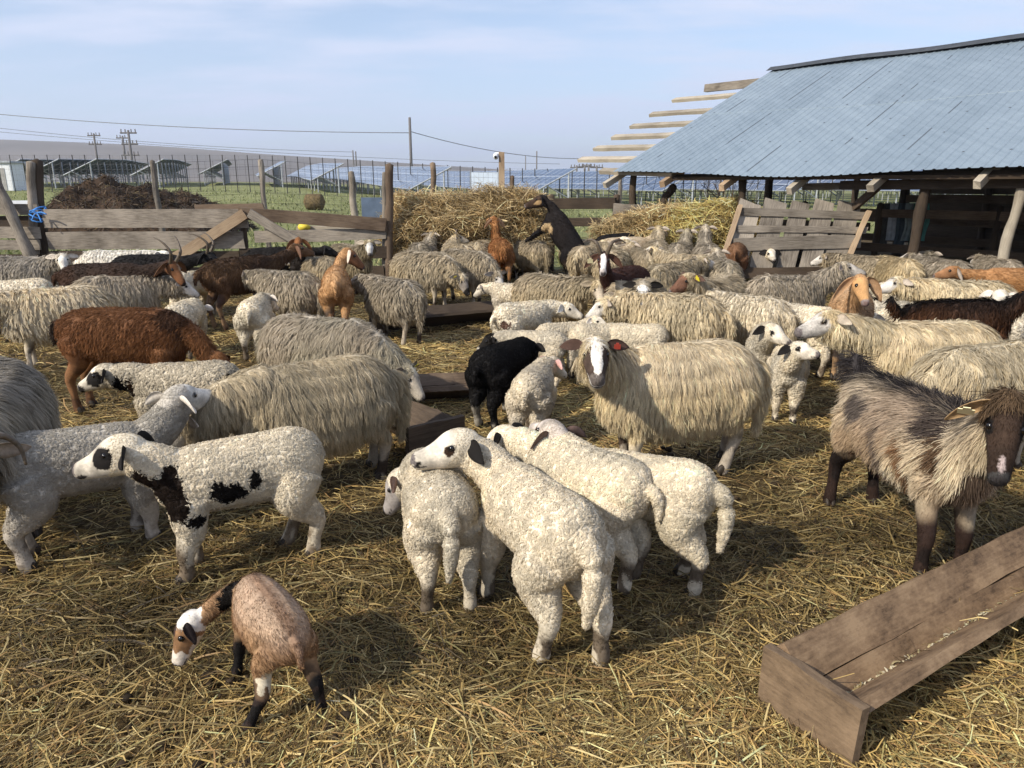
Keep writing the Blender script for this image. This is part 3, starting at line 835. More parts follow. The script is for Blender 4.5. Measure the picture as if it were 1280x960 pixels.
goat("orange-brown goat whose back shows past the light timber post", 1275, 332, .70, 175, neck=(0, 10), head=(180, -10), c=coat(base=(.36, .18, .07), alt=(.3, .15, .06), top=(.38, .2, .09), face=(.3, .15, .07), legs=(.2, .1, .05), style="short"))

# --- middle
ewe("cream ewe with dangling fleece behind the blazed ewe's back, head hidden", 846, 358, .70, 150, neck=(0, -5), head=(175, -30), c=mod(CREAM, base=(0.64, 0.54, 0.365), topamt=.35))
ewe("ewe with white face and black ears peering over the back of another ewe", 806, 352, .70, 258, neck=(0, 30), head=(262, -30), dist=6.5, c=mod(SAND, face=(.74, .71, .66), ear=BLK, poll=(.42, .36, .27)))
ewe("half-shorn pale ewe with long wool on her hip, behind the blazed ewe's rump", 938, 360, .66, 128, neck=(0, 8), head=(150, -20), tail="down", lock_len=.75, c=mod(CREAM, base=(0.82, 0.71, 0.524), alt=(.52, .44, .31), top=(.62, .55, .43)))
ewe("ewe with brown patched face and yellow ear tag behind the pale ewe", 902, 338, .72, 236, neck=(-18, 30), head=(205, -20), tagged=(1, "yellow_tag", .045), c=mod(SAND, face=(.16, .08, .05), ear=(.10, .06, .045)))
ewe("big sandy ewe dipping her muzzle toward the lambs, chin pale", 690, 336, .68, 325, neck=(-12, 12), head=(286, -38), c=mod(SAND, face=(.45, .38, .29), muzzle=(.09, .07, .065), ear=(.38, .31, .22)))
ewe("grey-faced ewe squeezed beside the big sandy ewe, looking down at the ground", 770, 346, .68, 268, dist=7.0, neck=(0, 0), head=(262, -46), c=mod(SAND, base=(0.50, 0.42, 0.276), face=(.36, .32, .28), ear=(.3, .25, .19), hspots=(((.7, 0, .15), (.4, .08, .3), (.62, .58, .52)),)))
goat("dark chestnut goat with white blazed face and short horns gazing out of the flock", 781, 330, .76, 238, neck=(6, 55), head=(262, -26), ears=(1.0, .9), tagged=(-1, "pale_tag", .05), wid=1.15, horns=(.026, [(-.06, .14, .30), (-.22, .28, .34), (-.34, .46, .30), (-.32, .62, .20)]),
     c=coat(base=(.05, .022, .016), alt=(.035, .016, .012), top=(.06, .028, .02), face=(.06, .025, .018), muzzle=(.05, .04, .04), legs=(.5, .46, .4), ear=(.10, .05, .035), style="short", hspots=(((.62, 0, .18), (.5, .10, .3), (.74, .70, .64)), ((.95, 0, -.05), (.14, .2, .2), (.45, .4, .37)))))
ewe("sandy ewe standing sideways behind the chestnut goat", 838, 322, .72, 48, neck=(-10, 15), head=(20, -10), c=SAND)
ewe("grey ewe pressed in behind the middle ewes, side to the viewer", 770, 306, .72, 62, neck=(0, 18), head=(60, 0), c=mod(SAND, base=(0.50, 0.42, 0.276)))
ewe("long-bodied sandy ewe at the back of the group before the loose hay", 745, 297, .70, 118, neck=(0, 10), head=(150, -10), c=SAND)
goat("smooth fawn goat reclining with raised neck in front of the loose hay", 782, 291, .74, 18, dist=11.2, neck=(4, 38), head=(30, 0), c=coat(base=(.56, .45, .31), alt=(.52, .41, .28), top=(.56, .46, .33), face=(.5, .38, .26), legs=(.4, .3, .2), ear=(.45, .33, .23), style="short"))
ewe("ewe stretching a thick neck into the loose hay, first beside the fawn goat", 822, 289, .74, 78, dist=10.7, neck=(0, 55), head=(70, -10), c=mod(SAND, base=(0.58, 0.50, 0.358)))
ewe("ewe facing the loose hay, between the thick-necked ewe and the one by the rack", 852, 292, .72, 68, dist=10.6, neck=(0, 52), head=(60, -12), c=mod(GREYW, base=(0.46, 0.40, 0.289)))
ewe("ewe seen from behind with pale neck upright against the hay, next to the rack", 884, 302, .74, 80, dist=10.2, neck=(0, 62), head=(80, 0), neck_len=1.1, c=mod(GREYW, base=(0.51, 0.44, 0.338)))
goat("brown goat with its head pushed into hay at the rack's end post", 922, 306, .76, 70, dist=10.2, neck=(0, 55), head=(60, -10), c=coat(base=(.2, .1, .05), alt=(.14, .07, .04), top=(.18, .1, .055), face=(.18, .1, .06), legs=(.1, .06, .04), ear=(.12, .07, .05), style="short"))
lamb("white lamb with black eye rings visible through the slats of the rack", 955, 308, .60, 265, neck=(0, 40), head=(268, -15), dist=10.4, c=mod(LAMBW, ear=BLK, hspots=EYEP))
goat("black goat feeding on the hay under the fence rail", 772, 276, .78, 40, dist=11.4, neck=(0, 10), head=(30, -35), c=coat(base=(.014, .012, .012), alt=(.012, .01, .01), top=(.016, .014, .014), face=(.03, .02, .015), legs=(.02, .015, .012), ear=BLK, style="short"))
lamb("white-faced lamb with brown cheek standing near the gap in the fence", 746, 294, .70, 320, dist=11.2, neck=(0, 35), head=(325, -8), c=mod(LAMBW, base=(.6, .54, .43), ear=(.14, .08, .05), hspots=(((.3, .2, 0), (.3, .16, .22), (.16, .09, .05)),)))
goat("black goat with tan cheek reared up against the hay stack", 690, 283, .76, 150, neck=(8, 50), head=(172, -14), body_pitch=52, tail="hang", dist=10.9, neck_len=.72, headk=1.2,
     c=coat(base=(.018, .014, .013), alt=(.012, .01, .01), top=(.02, .016, .014), face=(.05, .03, .02), legs=(.03, .02, .017), ear=(.02, .015, .012), style="short",
            spots=(((.02, .12, 1.10), (.13, .2, .10), (.46, .33, .18)), ((.10, -.1, 1.02), (.10, .2, .08), (.46, .33, .18))), hspots=(((.35, .25, -.05), (.22, .12, .12), (.40, .26, .13)),)))
goat("ginger goat seen from behind, neck stretched up to the hay", 625, 296, .76, 98, neck=(4, 72), head=(120, 4), neck_len=1.1, tail="hang", lock_len=.8, c=coat(base=(.36, .17, .065), alt=(.30, .13, .05), top=(.40, .20, .085), face=(.36, .18, .08), legs=(.26, .13, .05), ear=(.42, .25, .14), style="hair"))
ewe("sandy ewe between the ginger goat and the reared black goat", 661, 295, .70, 128, neck=(0, 10), head=(160, -20), c=SAND)
ewe("sandy ewe partly hidden behind the reared black goat's hind legs", 716, 296, .68, 95, neck=(0, 8), head=(95, -20), c=mod(SAND, base=(0.52, 0.44, 0.289)))
ewe("ewe reaching up into the hay beside the corner post", 528, 298, .70, 82, neck=(0, 36), head=(70, 0), tagged=(-1, "yellow_tag", .04), c=GREYW)
ewe("small-horned ewe with cream head turned to the hay stack", 572, 300, .68, 120, neck=(-40, 34), head=(20, -8), horns=(.026, [(-.05, .2, .3), (-.2, .45, .25), (-.1, .6, .0), (.15, .6, -.05)]), c=mod(CREAM, face=(.5, .44, .34)))
ewe("shaggy ewe eating from the far trough, dark muzzle and yellow tag", 528, 308, .74, 330, neck=(-6, -34), head=(322, -52), tagged=(-1, "yellow_tag", .04), c=mod(SAND, base=(0.58, 0.49, 0.345), face=(.3, .26, .22), hspots=(((.9, 0, 0), (.2, .3, .3), BLK),)))
ewe("second shaggy ewe lowering her head to the far trough", 580, 306, .74, 318, neck=(-6, -32), head=(312, -50), c=mod(SAND, base=(0.55, 0.46, 0.331)))
ewe("dark-fleeced ewe with her hindquarters to the near side of the far trough", 490, 341, .66, 136, neck=(-5, 6), head=(140, -10), tail="down", c=mod(GREYW, base=(0.40, 0.34, 0.249)))
ewe("grey ewe grazing down into the short trough with a yellow tag, long sloping neck", 395, 384, .72, 338, neck=(0, -32), head=(336, -48), neck_len=1.4, headk=.9, tagged=(1, "yellow_tag", .045), c=mod(GREYW, base=(0.45, 0.40, 0.296), face=(.40, .35, .28), ear=(.25, .2, .15)))
goat("light tan goat seen from behind with its head turned aside", 419, 331, .74, 102, neck=(-30, 60), head=(20, -40), neck_len=.85, tail="hang", wid=.95, c=coat(base=(.42, .235, .105), alt=(.36, .20, .09), top=(.46, .28, .14), face=(.22, .10, .05), legs=(.36, .2, .1), ear=(.62, .5, .4), style="short"))
ewe("grey-brown ewe beside the light tan goat, side to the viewer", 358, 332, .68, 152, neck=(0, 5), head=(172, -20), c=GREYW)
ewe("white-faced ewe looking out over the backs of the flock near the fence", 436, 300, .72, 318, neck=(-10, 34), head=(282, -26), c=mod(SAND, face=(.74, .70, .63), ear=(.45, .38, .29)))
ewe("small sandy ewe tucked below the white-faced ewe", 398, 316, .62, 140, neck=(0, 5), head=(175, -10), c=SAND)
goat("goat with russet face and black body in front of the fence brace", 374, 308, .72, 286, dist=9.8, neck=(0, 50), head=(280, -40), ears=(1.1, 1.0), ear_droop=1.4, c=coat(base=(.02, .016, .014), alt=(.02, .015, .012), top=(.02, .016, .014), face=(.22, .09, .035), muzzle=BLK, legs=(.03, .02, .015), ear=(.24, .11, .05), style="short", poll=(.22, .1, .04)))
goat("brown goat with dark back standing tail outward near the fence", 300, 314, .78, 52, dist=7.8, neck=(0, 25), head=(40, -10), tail="hang", lock_len=.7, c=coat(base=(.20, .115, .06), alt=(.12, .065, .035), top=(.05, .032, .022), topamt=.8, face=(.15, .08, .04), legs=(.22, .14, .08), legspot=(.06, .035, .025), ear=(.15, .08, .05), style="hair"))
lamb("white lamb standing between the brown goat and the shaggy grey ewe, tail end outward", 318, 368, .58, 98, neck=(0, 0), head=(70, -30), tail="hang", c=mod(LAMBW, base=(.62, .55, .42), legs=(.45, .41, .35)))
lamb("round white lamb seen from behind, between the brown goat's back and the tail-out lamb", 230, 373, .54, 96, neck=(0, -20), head=(90, -50), wid=1.2, tail="hang", c=mod(LAMBW, base=(.60, .54, .43)))
lamb("white lamb by the black goat, facing the fence", 241, 336, .60, 70, neck=(0, 5), head=(60, -20), tail="hang", c=mod(LAMBW, base=(.60, .54, .42)))
goat("rusty brown goat with black-tipped tail, long coat and head down", 152, 380, .76, 354, neck=(3, -44), head=(358, -66), tail="hang", lock_len=.55, wid=1.1, c=coat(base=(.23, .105, .045), alt=(.16, .068, .028), top=(.12, .055, .027), topamt=.7, face=(.14, .06, .03), legs=(.20, .10, .045), legspot=(.08, .04, .02), ear=(.12, .06, .03), style="hair", spots=(((.46, 0, .84), (.16, .12, .14), (.07, .035, .02)), ((-.64, 0, .7), (.08, .1, .14), (.03, .02, .015)))))
ewe("pale shaggy ewe behind the rusty brown goat's tail", 66, 350, .72, 214, neck=(0, 5), head=(188, -25), c=mod(CREAM, base=(0.58, 0.50, 0.365), topamt=.5))
ewe("grey ewe with long wavy fleece, behind the pale shaggy ewe", 142, 337, .68, 32, neck=(-10, -5), head=(20, -30), c=mod(GREYW, base=(0.50, 0.43, 0.324)))
ewe("grey ewe with white face turned to the viewer by the leaning post", 22, 314, .72, 2, neck=(-12, 20), head=(300, -24), c=mod(SMOKE, face=(.66, .61, .53), poll=(.62, .56, .46), ear=(.6, .52, .42)))
lamb("white lamb with black ear poking up behind the pale shaggy ewe", 15, 347, .62, 200, neck=(0, 20), head=(205, -15), c=mod(LAMBW, ear=BLK))
goat("chocolate goat with backswept horns and russet cheek, chin toward the fence", 130, 325, .78, 0, neck=(-8, 20), head=(330, -42), horns=(.024, [(-.08, .10, .34), (-.32, .16, .46), (-.62, .25, .48), (-.88, .33, .40)]), tail="hang", c=coat(base=(.055, .028, .017), alt=(.03, .018, .013), top=(.03, .02, .015), face=(.15, .065, .028), muzzle=BLK, legs=(.04, .025, .018), ear=(.14, .07, .035), style="short", hspots=(((.5, .1, .1), (.3, .1, .2), (.35, .22, .12)),)))
goat("black horned goat next to the chocolate goat", 186, 317, .76, 358, neck=(-4, 18), head=(345, -30), horns=(.024, [(-.08, .10, .34), (-.32, .16, .46), (-.62, .25, .48), (-.88, .33, .40)]), dist=8.3, c=coat(base=(.012, .011, .011), alt=(.010, .009, .009), top=(.014, .012, .012), face=(.012, .011, .011), muzzle=BLK, legs=(.015, .012, .01), ear=BLK, style="short"))
ewe("clean white sheep whose back shows above the black goat", 140, 313, .74, 4, neck=(0, 5), head=(0, -15), dist=9.2, lock_len=.5, c=mod(CREAM, base=(0.96, 0.89, 0.758), alt=(.66, .6, .5), top=(.74, .7, .62)))
goat("black goat half hidden behind the russet-faced goat", 345, 306, .70, 12, neck=(0, 10), head=(10, -20), dist=9.9, c=coat(base=(.015, .013, .012), alt=(.012, .01, .01), top=(.016, .014, .013), face=(.015, .013, .012), legs=(.02, .015, .012), ear=BLK, style="short"))
ewe("sandy ewe with raised rump in the second rank from the hay, behind the chestnut goat", 800, 304, .72, 100, neck=(0, 20), head=(95, 0), c=SAND)
ewe("cream ewe turned half away between the hay eaters and the tagged ewe", 862, 312, .70, 128, neck=(0, 20), head=(130, -5), c=CREAM)
ewe("grey ewe pushing toward the rack's end post, rump to the viewer", 905, 318, .70, 84, neck=(0, 25), head=(80, 0), c=GREYW)
ewe("sandy ewe squeezed near the fence gap, back just visible", 735, 302, .68, 60, neck=(0, 15), head=(60, 0), c=SAND)
ewe("cream ewe behind the grazing pair at the far trough, facing the hay", 600, 296, .70, 80, neck=(0, 15), head=(80, 0), c=CREAM)
lamb("white lamb standing with lowered head by the far trough's end", 640, 352, .50, 150, neck=(0, 0), head=(150, -30), c=mod(LAMBW, base=(.6, .53, .42)))
# ------------------------------------------------------------------ ground
def sstep(a, b, x):
    t = np.clip((x - a) / (b - a), 0, 1)
    return t * t * (3 - 2 * t)


def gz(x, y):
    """height of the ground"""
    x = np.asarray(x, float); y = np.asarray(y, float)
    P = np.column_stack([x.ravel(), y.ravel(), np.zeros(x.size)])
    r = np.hypot(x, y)
    b = (wav(P, 2.2, 901) * .018 + wav(P, 5.5, 902) * .010).reshape(x.shape) * (1 - sstep(8, 12, r))
    az = x / np.maximum(y, 1.0)
    rise = np.clip(y - 16, 0, 60) * .022 * sstep(.02, -.38, az) * (y > 0)
    return b - .012 + rise


rr = np.concatenate([[0.0], np.geomspace(.35, 14, 150), np.geomspace(14.8, 2550, 62)])
th = np.linspace(0, 2 * np.pi, 240, endpoint=False)
R_, T_ = np.meshgrid(rr[1:], th, indexing="ij")
gx, gy = R_ * np.sin(T_), R_ * np.cos(T_)
gv = np.column_stack([gx.ravel(), gy.ravel(), gz(gx, gy).ravel()])
gv = np.vstack([gv, [[0, 0, 0]]])
nr, na = R_.shape
j = np.arange(na); jn = (j + 1) % na
gq = np.vstack([np.column_stack([k * na + j, (k + 1) * na + j, (k + 1) * na + jn, k * na + jn]) for k in range(nr - 1)])
gt = np.column_stack([np.full(na, len(gv) - 1), j, jn])

m, nt, N, L = new_mat("ground")
b, out = principled(nt, .95, .1)
tc = N.new("ShaderNodeTexCoord")
def noise(scale, detail=6, rough=.6, vec=None, stretch=None):
    n = N.new("ShaderNodeTexNoise"); n.inputs["Scale"].default_value = scale; n.inputs["Detail"].default_value = detail; n.inputs["Roughness"].default_value = rough
    src = tc.outputs["Object"]
    if stretch:
        mp = N.new("ShaderNodeMapping"); mp.inputs["Scale"].default_value = stretch[0]; mp.inputs["Rotation"].default_value = (0, 0, stretch[1]); L.new(src, mp.inputs["Vector"]); src = mp.outputs[0]
    L.new(src, n.inputs["Vector"])
    return n.outputs["Fac"]
def ramp(fac, stops):
    r = N.new("ShaderNodeValToRGB")
    e = r.color_ramp.elements
    while len(e) < len(stops): e.new(.5)
    for k, (p, c) in enumerate(stops): e[k].position = p; e[k].color = (*c, 1)
    L.new(fac, r.inputs[0]); return r.outputs[0]
def mixc(f, a, b_):
    x = N.new("ShaderNodeMix"); x.data_type = "RGBA"
    L.new(f, x.inputs["Factor"]); L.new(a, x.inputs["A"]); L.new(b_, x.inputs["B"]); return x.outputs["Result"]
def maprange(v, a, b_, c=0, d=1):
    x = N.new("ShaderNodeMapRange"); x.interpolation_type = "SMOOTHSTEP"
    x.inputs[1].default_value = a; x.inputs[2].default_value = b_; x.inputs[3].default_value = c; x.inputs[4].default_value = d
    L.new(v, x.inputs[0]); return x.outputs[0]
def madd(a, k, c):
    x = N.new("ShaderNodeMath"); x.operation = "MULTIPLY_ADD"; x.inputs[1].default_value = k; L.new(a, x.inputs[0])
    if isinstance(c, float): x.inputs[2].default_value = c
    else: L.new(c, x.inputs[2])
    return x.outputs[0]
s1 = noise(16, 8, .7, stretch=((1, 5, 1), .6)); s2 = noise(16, 8, .7, stretch=((1, 5, 1), -.5)); s3 = noise(1.1, 5)
pen = ramp(madd(s1, .5, madd(s2, .5, 0.0)), [(.36, (.022, .015, .009)), (.50, (.085, .058, .026)), (.64, (.22, .155, .065))])
dirt = ramp(s3, [(.35, (.03, .02, .012)), (.65, (.11, .078, .038))])
pen = mixc(maprange(s3, .42, .7, 0, .55), pen, dirt)
g1 = noise(.5, 8, .65); g2 = noise(6, 6, .7)
grass = ramp(madd(g2, .45, madd(g1, .55, 0.0)), [(.36, (.15, .145, .065)), (.5, (.205, .22, .09)), (.66, (.32, .31, .16))])
f1 = noise(.004, 5)
field = ramp(f1, [(.35, (.12, .10, .075)), (.6, (.17, .15, .10)), (.75, (.13, .15, .07))])
sp = N.new("ShaderNodeSeparateXYZ"); L.new(tc.outputs["Object"], sp.inputs[0])
edge = madd(maprange(sp.outputs["X"], .6, 2.6), -8.0, madd(g1, 1.2, sp.outputs["Y"]))
c1 = mixc(maprange(edge, 12.6, 14.0), pen, grass)
ln = N.new("ShaderNodeVectorMath"); ln.operation = "LENGTH"; L.new(tc.outputs["Object"], ln.inputs[0])
c2 = mixc(maprange(ln.outputs["Value"], 90, 260), c1, field)
L.new(c2, b.inputs["Base Color"])
bp = N.new("ShaderNodeBump"); bp.inputs["Strength"].default_value = .8; bp.inputs["Distance"].default_value = .02
L.new(madd(s1, .6, s2), bp.inputs["Height"]); L.new(bp.outputs[0], b.inputs["Normal"])
tag(np_mesh("ground", gv, [gq, gt], None, m), kind="structure")

# far hill, brown ploughed land rising to one side
hx = np.linspace(-1500, 2400, 120); hyy = np.linspace(520, 1200, 22)
HX, HY = np.meshgrid(hx, hyy, indexing="ij")
az = HX / HY
ht_ = np.interp(az.ravel(), [-1.2, -.7, -.45, -.2, 0, .2, .45, .8], [.066, .053, .042, .027, .014, .007, .003, .001]).reshape(HX.shape)
prof = sstep(520, 1050, HY)
HZ = 1.5 * prof + ht_ * HY * prof * (1 + .05 * np.sin(HX / 130) * np.cos(HY / 210)) - 2 * (1 - prof)
nh, mh = HX.shape
ii = np.arange(nh * mh).reshape(nh, mh)
hq = np.stack([ii[:-1, :-1], ii[1:, :-1], ii[1:, 1:], ii[:-1, 1:]], -1).reshape(-1, 4)
tag(np_mesh("hill", np.column_stack([HX.ravel(), HY.ravel(), HZ.ravel()]), hq, None, plain("ploughed_hill", (.15, .128, .11), .95, .05, var=.30, scale=.006)), kind="structure")

# ------------------------------------------------------------------ straw
def strands(P, yaw, pitch, Ln, W, C, bend=.25, seed=0):
    r = np.random.default_rng(seed); n = len(P)
    d = np.column_stack([np.cos(pitch) * np.cos(yaw), np.cos(pitch) * np.sin(yaw), np.sin(pitch)])
    s = np.column_stack([-np.sin(yaw), np.cos(yaw), np.zeros(n)])
    tw = r.normal(size=n) * .6
    nrm = np.cross(d, s)
    s2 = s * np.cos(tw)[:, None] + nrm * np.sin(tw)[:, None]
    V = np.empty((n, 4, 2, 3), np.float32)
    by = (r.normal(size=n) * bend)[:, None]; bz = (np.abs(r.normal(size=n)) * bend * .5)[:, None]
    for k, t in enumerate((-.5, -.17, .17, .5)):
        c = P + d * (Ln * t)[:, None] + (s * by - np.array([0, 0, 1.0]) * bz) * (Ln[:, None] * (t * t * 2 - .25))
        w = (W * (1, 1, .9, .5)[k])[:, None] * .5
        V[:, k, 0] = c - s2 * w; V[:, k, 1] = c + s2 * w
    b0 = (np.arange(n) * 8)[:, None]
    Q = np.vstack([b0 + np.array([[2 * k, 2 * k + 1, 2 * k + 3, 2 * k + 2]]) for k in range(3)])
    return V.reshape(-1, 3), Q, np.repeat(C[:, None], 8, 1).reshape(-1, 3)


def straw_colors(n, P, seed, pal=None, wts=None):
    r = np.random.default_rng(seed)
    pal = np.array(pal if pal is not None else [(.44, .31, .115), (.60, .47, .22), (.24, .175, .07), (.10, .068, .032), (.30, .255, .105), (.34, .21, .085)])
    wts = np.array(wts if wts is not None else [.27, .15, .21, .20, .07, .10])
    wts = wts / wts.sum()
    c = pal[r.choice(len(pal), n, p=wts)]
    g = 1 + .30 * wav(P * np.array([1, 1, 0]), 2.6, seed + 1) + .15 * wav(P * np.array([1, 1, 0]), 7, seed + 2)
    return np.clip(c * g[:, None] * np.exp(r.normal(size=(n, 1)) * .22), .006, .8)


n = 490000
rs = (rng.random(n) * (math.sqrt(13) - math.sqrt(.8)) + math.sqrt(.8)) ** 2
ta = (rng.random(n) - .5) * 2 * 54 * D2R
wide = rng.random(n) < .16
ta = np.where(wide, np.sign(ta) * (54 + 56 * rng.random(n)) * D2R, ta)
sx, sy = rs * np.sin(ta), rs * np.cos(ta)
heap = wav(np.column_stack([sx, sy, sx * 0]), 4.5, 77)
hgt = rng.random(n) ** 1.6 * (.034 + .018 * heap)
P = np.column_stack([sx, sy, gz(sx, sy) + hgt + .004])
flow = wav(np.column_stack([sx, sy, sx * 0]), 1.6, 78) * 1.8
bare = wav(np.column_stack([sx, sy, sx * 0]), 1.7, 79) + .5 * wav(np.column_stack([sx, sy, sx * 0]), 5, 80)
keep_ = rng.random(n) > np.clip((bare - .25) * 1.1, 0, .72)
sx, sy, rs, P, hgt = sx[keep_], sy[keep_], rs[keep_], P[keep_], hgt[keep_]; n = len(sx)
flow = flow[keep_]
yaw = flow + rng.normal(size=n) * 1.0
Ln = .04 + .22 * rng.random(n) ** 2.0 + .12 * (rng.random(n) < .05)
Wd = (.0016 + .0030 * rng.random(n) ** 2) * (1 + .13 * rs)
V_, Q_, C_ = strands(P, yaw, rng.normal(size=n) * .16, Ln, Wd, straw_colors(n, P, 5), seed=6)
tag(np_mesh("straw", V_, Q_, C_, M["straw"]), kind="stuff")

# ------------------------------------------------------------------ boards
def board(name, p0, p1, w, t, mat, parent, up=(0, 0, 1), warp=.006, seed=None, nx=9, taper=0.0, ragged=.012):
    """a sawn plank from p0 to p1, w across (towards up), t thick; its own X axis runs along the grain"""
    p0, p1 = Vector(p0), Vector(p1)
    X = (p1 - p0); Ln = X.length; X.normalize()
    up = Vector(up); Y = up.cross(X)
    if Y.length < .05: Y = Vector((1, 0, 0)).cross(X)
    Y.normalize(); Z = X.cross(Y)
    r = np.random.default_rng(int(abs(p0.x * 977 + p1.z * 331 + p0.y * 57) * 10) % 99999 if seed is None else seed)
    V = []
    a, b_ = r.normal(size=2) * warp
    for k in range(nx):
        s = k / (nx - 1)
        ww = w * (1 - taper * s) * (1 + r.normal() * .012)
        oz = a * math.sin(s * 3.1) * Ln * .5; oy = b_ * math.sin(s * 3.1) * Ln * .5
        x = s * Ln
        for yy, zz in ((-1, -1), (1, -1), (1, 1), (-1, 1)):
            e = r.normal() * ragged if k in (0, nx - 1) else 0
            V.append((x + e, oy + yy * t / 2 + r.normal() * .0012, oz + zz * ww / 2 + r.normal() * .002))
    F = []
    for k in range(nx - 1):
        for c in range(4):
            i, i2 = k * 4 + c, k * 4 + (c + 1) % 4
            F.append((i, i + 4, i2 + 4, i2))
    F += [(0, 1, 2, 3), ((nx - 1) * 4 + 3, (nx - 1) * 4 + 2, (nx - 1) * 4 + 1, (nx - 1) * 4)]
    o = np_mesh(name, V, np.array(F), None, mat, None, smooth=False)
    Mw = Matrix((X, Y, Z)).transposed().to_4x4(); Mw.translation = p0
    if parent is not None:
        pm = Matrix.Translation(parent.location) @ Matrix.Rotation(parent.rotation_euler.z, 4, "Z")
        o.parent = parent; Mw = pm.inverted() @ Mw
    o.matrix_basis = Mw
    return o


def log(name, p0, p1, r0, r1, mat, parent, seed=1, wob=.012):
    """a round pole, its own X axis along the grain"""
    p0, p1 = Vector(p0), Vector(p1)
    X = p1 - p0; Ln = X.length; X.normalize()
    Y = Vector((0, 1, .1)).cross(X); Y.normalize(); Z = X.cross(Y)
    r = np.random.default_rng(seed)
    k = 8
    pts = np.column_stack([np.linspace(0, Ln, k), r.normal(size=k) * wob, r.normal(size=k) * wob])
    rd = np.linspace(r0, r1, k) * (1 + r.normal(size=k) * .07)
    mb = MB().tube(pts, rd, rd * (1 + r.normal(size=k) * .08), nseg=11, n=14)
    o = mb.build(name, mat, None, smooth=True)
    Mw = Matrix((X, Y, Z)).transposed().to_4x4(); Mw.translation = p0
    if parent is not None:
        pm = Matrix.Translation(parent.location) @ Matrix.Rotation(parent.rotation_euler.z, 4, "Z")
        o.parent = parent; Mw = pm.inverted() @ Mw
    o.matrix_basis = Mw
    return o


M["wire"] = plain("wire", (.07, .065, .06), .6, .4, metal=.5, var=.3, scale=3)
M["steel"] = plain("steel", (.42, .44, .46), .45, .4, metal=.6, var=.15)
M["blue_twine"] = plain("blue_twine", (.06, .24, .62), .6, .3, var=.3, scale=30)
M["white_paint"] = plain("white_paint", (.72, .74, .76), .5, .3, var=.08)
M["concrete"] = plain("concrete", (.34, .33, .31), .9, .2, var=.15, scale=3)

# ------------------------------------------------------------------ board fence of the pen
FY = 11.3
A = lambda u, v, Y=FY: at_depth(u, v, Y)
fb = A(55, 300)
fence = tag(empty("board_fence", (fb.x, FY, 0)), "weathered grey board fence closing the pen in front of the dung heap", "fence")
for u0, v0, u1, v1, hpx, y0, mt in ((54, 273, 309, 273, 22, FY, "grey_wood"), (60, 301, 305, 300, 21, FY, "grey_wood"), (62, 322, 300, 322, 16, FY + .02, "dark_wood"), (60, 343, 480, 340, 15, FY + .03, "dark_wood"),
                                    (243, 261, 330, 259, 9, FY + .10, "brown_wood"), (300, 267, 483, 281, 15, FY - .06, "brown_wood"), (318, 296, 483, 291, 14, FY, "grey_wood"), (300, 318, 483, 315, 15, FY + .02, "dark_wood"),
                                    (-160, 262, 48, 262, 13, FY + .02, "grey_wood"), (-160, 277, 50, 277, 15, FY + .09, "dark_wood"), (-160, 292, 50, 291, 14, FY, "grey_wood"), (-160, 306, 50, 306, 12, FY, "grey_wood"), (-160, 325, 50, 325, 14, FY, "dark_wood")):
    board("board", A(u0, v0, y0), A(u1, v1, y0), hpx * y0 * 1.0 / FPX, .035, M[mt], fence)
board("brace", A(206, 330, FY - .12), A(306, 267, FY - .10), .15, .05, M["tan_wood"], fence)
board("brace", A(311, 266, FY - .13), A(374, 303, FY - .12), .13, .05, M["grey_wood"], fence)
for u, v, dy, rad, mt, lean in ((38, 203, .06, .065, "grey_wood", 4), (46, 201, .16, .075, "dark_wood", 8), (305, 268, .12, .05, "dark_wood", 0), (487, 206, .05, .06, "brown_wood", -2), (481, 216, .12, .04, "grey_wood", -1)):
    p1 = A(u, v, FY + dy); q = A(u + lean, 340, FY + dy)
    log("post", (q.x, q.y, -.05), p1, rad * 1.08, rad, M[mt], fence, seed=u, wob=.006)
log("prop_pole", on_plane(64, 340, 0) * 0 + Vector((A(66, 330).x, FY - .35, .05)), A(-8, 216, FY - .05), .085, .07, M["grey_wood"], fence, seed=3)
# blue twine tied round the gate post
tw = MB()
for k in range(5):
    c = A(44 + k % 3, 262 + k * 3, FY - .02)
    a = np.linspace(0, 6.28, 12)
    tw.tube(np.column_stack([c.x + np.cos(a) * .10, c.y + .06 + np.sin(a) * .12, c.z + np.sin(a * 1.3 + k) * .04]), .012, nseg=5)
for du, dv_ in ((-9, -2), (12, 2), (6, 12), (-6, 9)):
    c = np.array(A(46, 266, FY - .12)); e = np.array(A(46 + du, 266 + dv_, FY - .16))
    tw.tube(np.array([c, (c + e) / 2 + (0, 0, .02), e]), .011, nseg=5, n=6)
tag(tw.build("twine", M["blue_twine"], None, smooth=True), "bright blue twine knotted round the fence post by the leaning pole", "twine")


def wire_panel(name, pts_top, pts_bot, spacing, rows, thick, parent, mat=None, jitter=.0):
    """woven wire between a top line and a bottom line of points"""
    top = [Vector(p) for p in pts_top]; bot = [Vector(p) for p in pts_bot]
    seg = [(top[i + 1] - top[i]).length for i in range(len(top) - 1)]
    tot = sum(seg); n_ = max(2, int(tot / spacing))
    def along(P, s):
        s *= tot
        for i, l in enumerate(seg):
            if s <= l or i == len(seg) - 1: return P[i].lerp(P[i + 1], min(1, s / l))
            s -= l
    mb = MB(); r = np.random.default_rng(5)
    cols = [(along(top, k / n_), along(bot, k / n_)) for k in range(n_ + 1)]
    for a, b_ in cols:
        j = Vector((r.normal() * jitter, 0, 0))
        mb.bar(a + j, b_, thick, 3)
    for k in range(rows + 1):
        t = (k / rows) ** 1.15
        line = [a.lerp(b_, t) for a, b_ in cols[::4] + [cols[-1]]]
        for a, b_ in zip(line[:-1], line[1:]): mb.bar(a, b_, thick, 3)
    return mb.build(name, mat or M["wire"], parent)


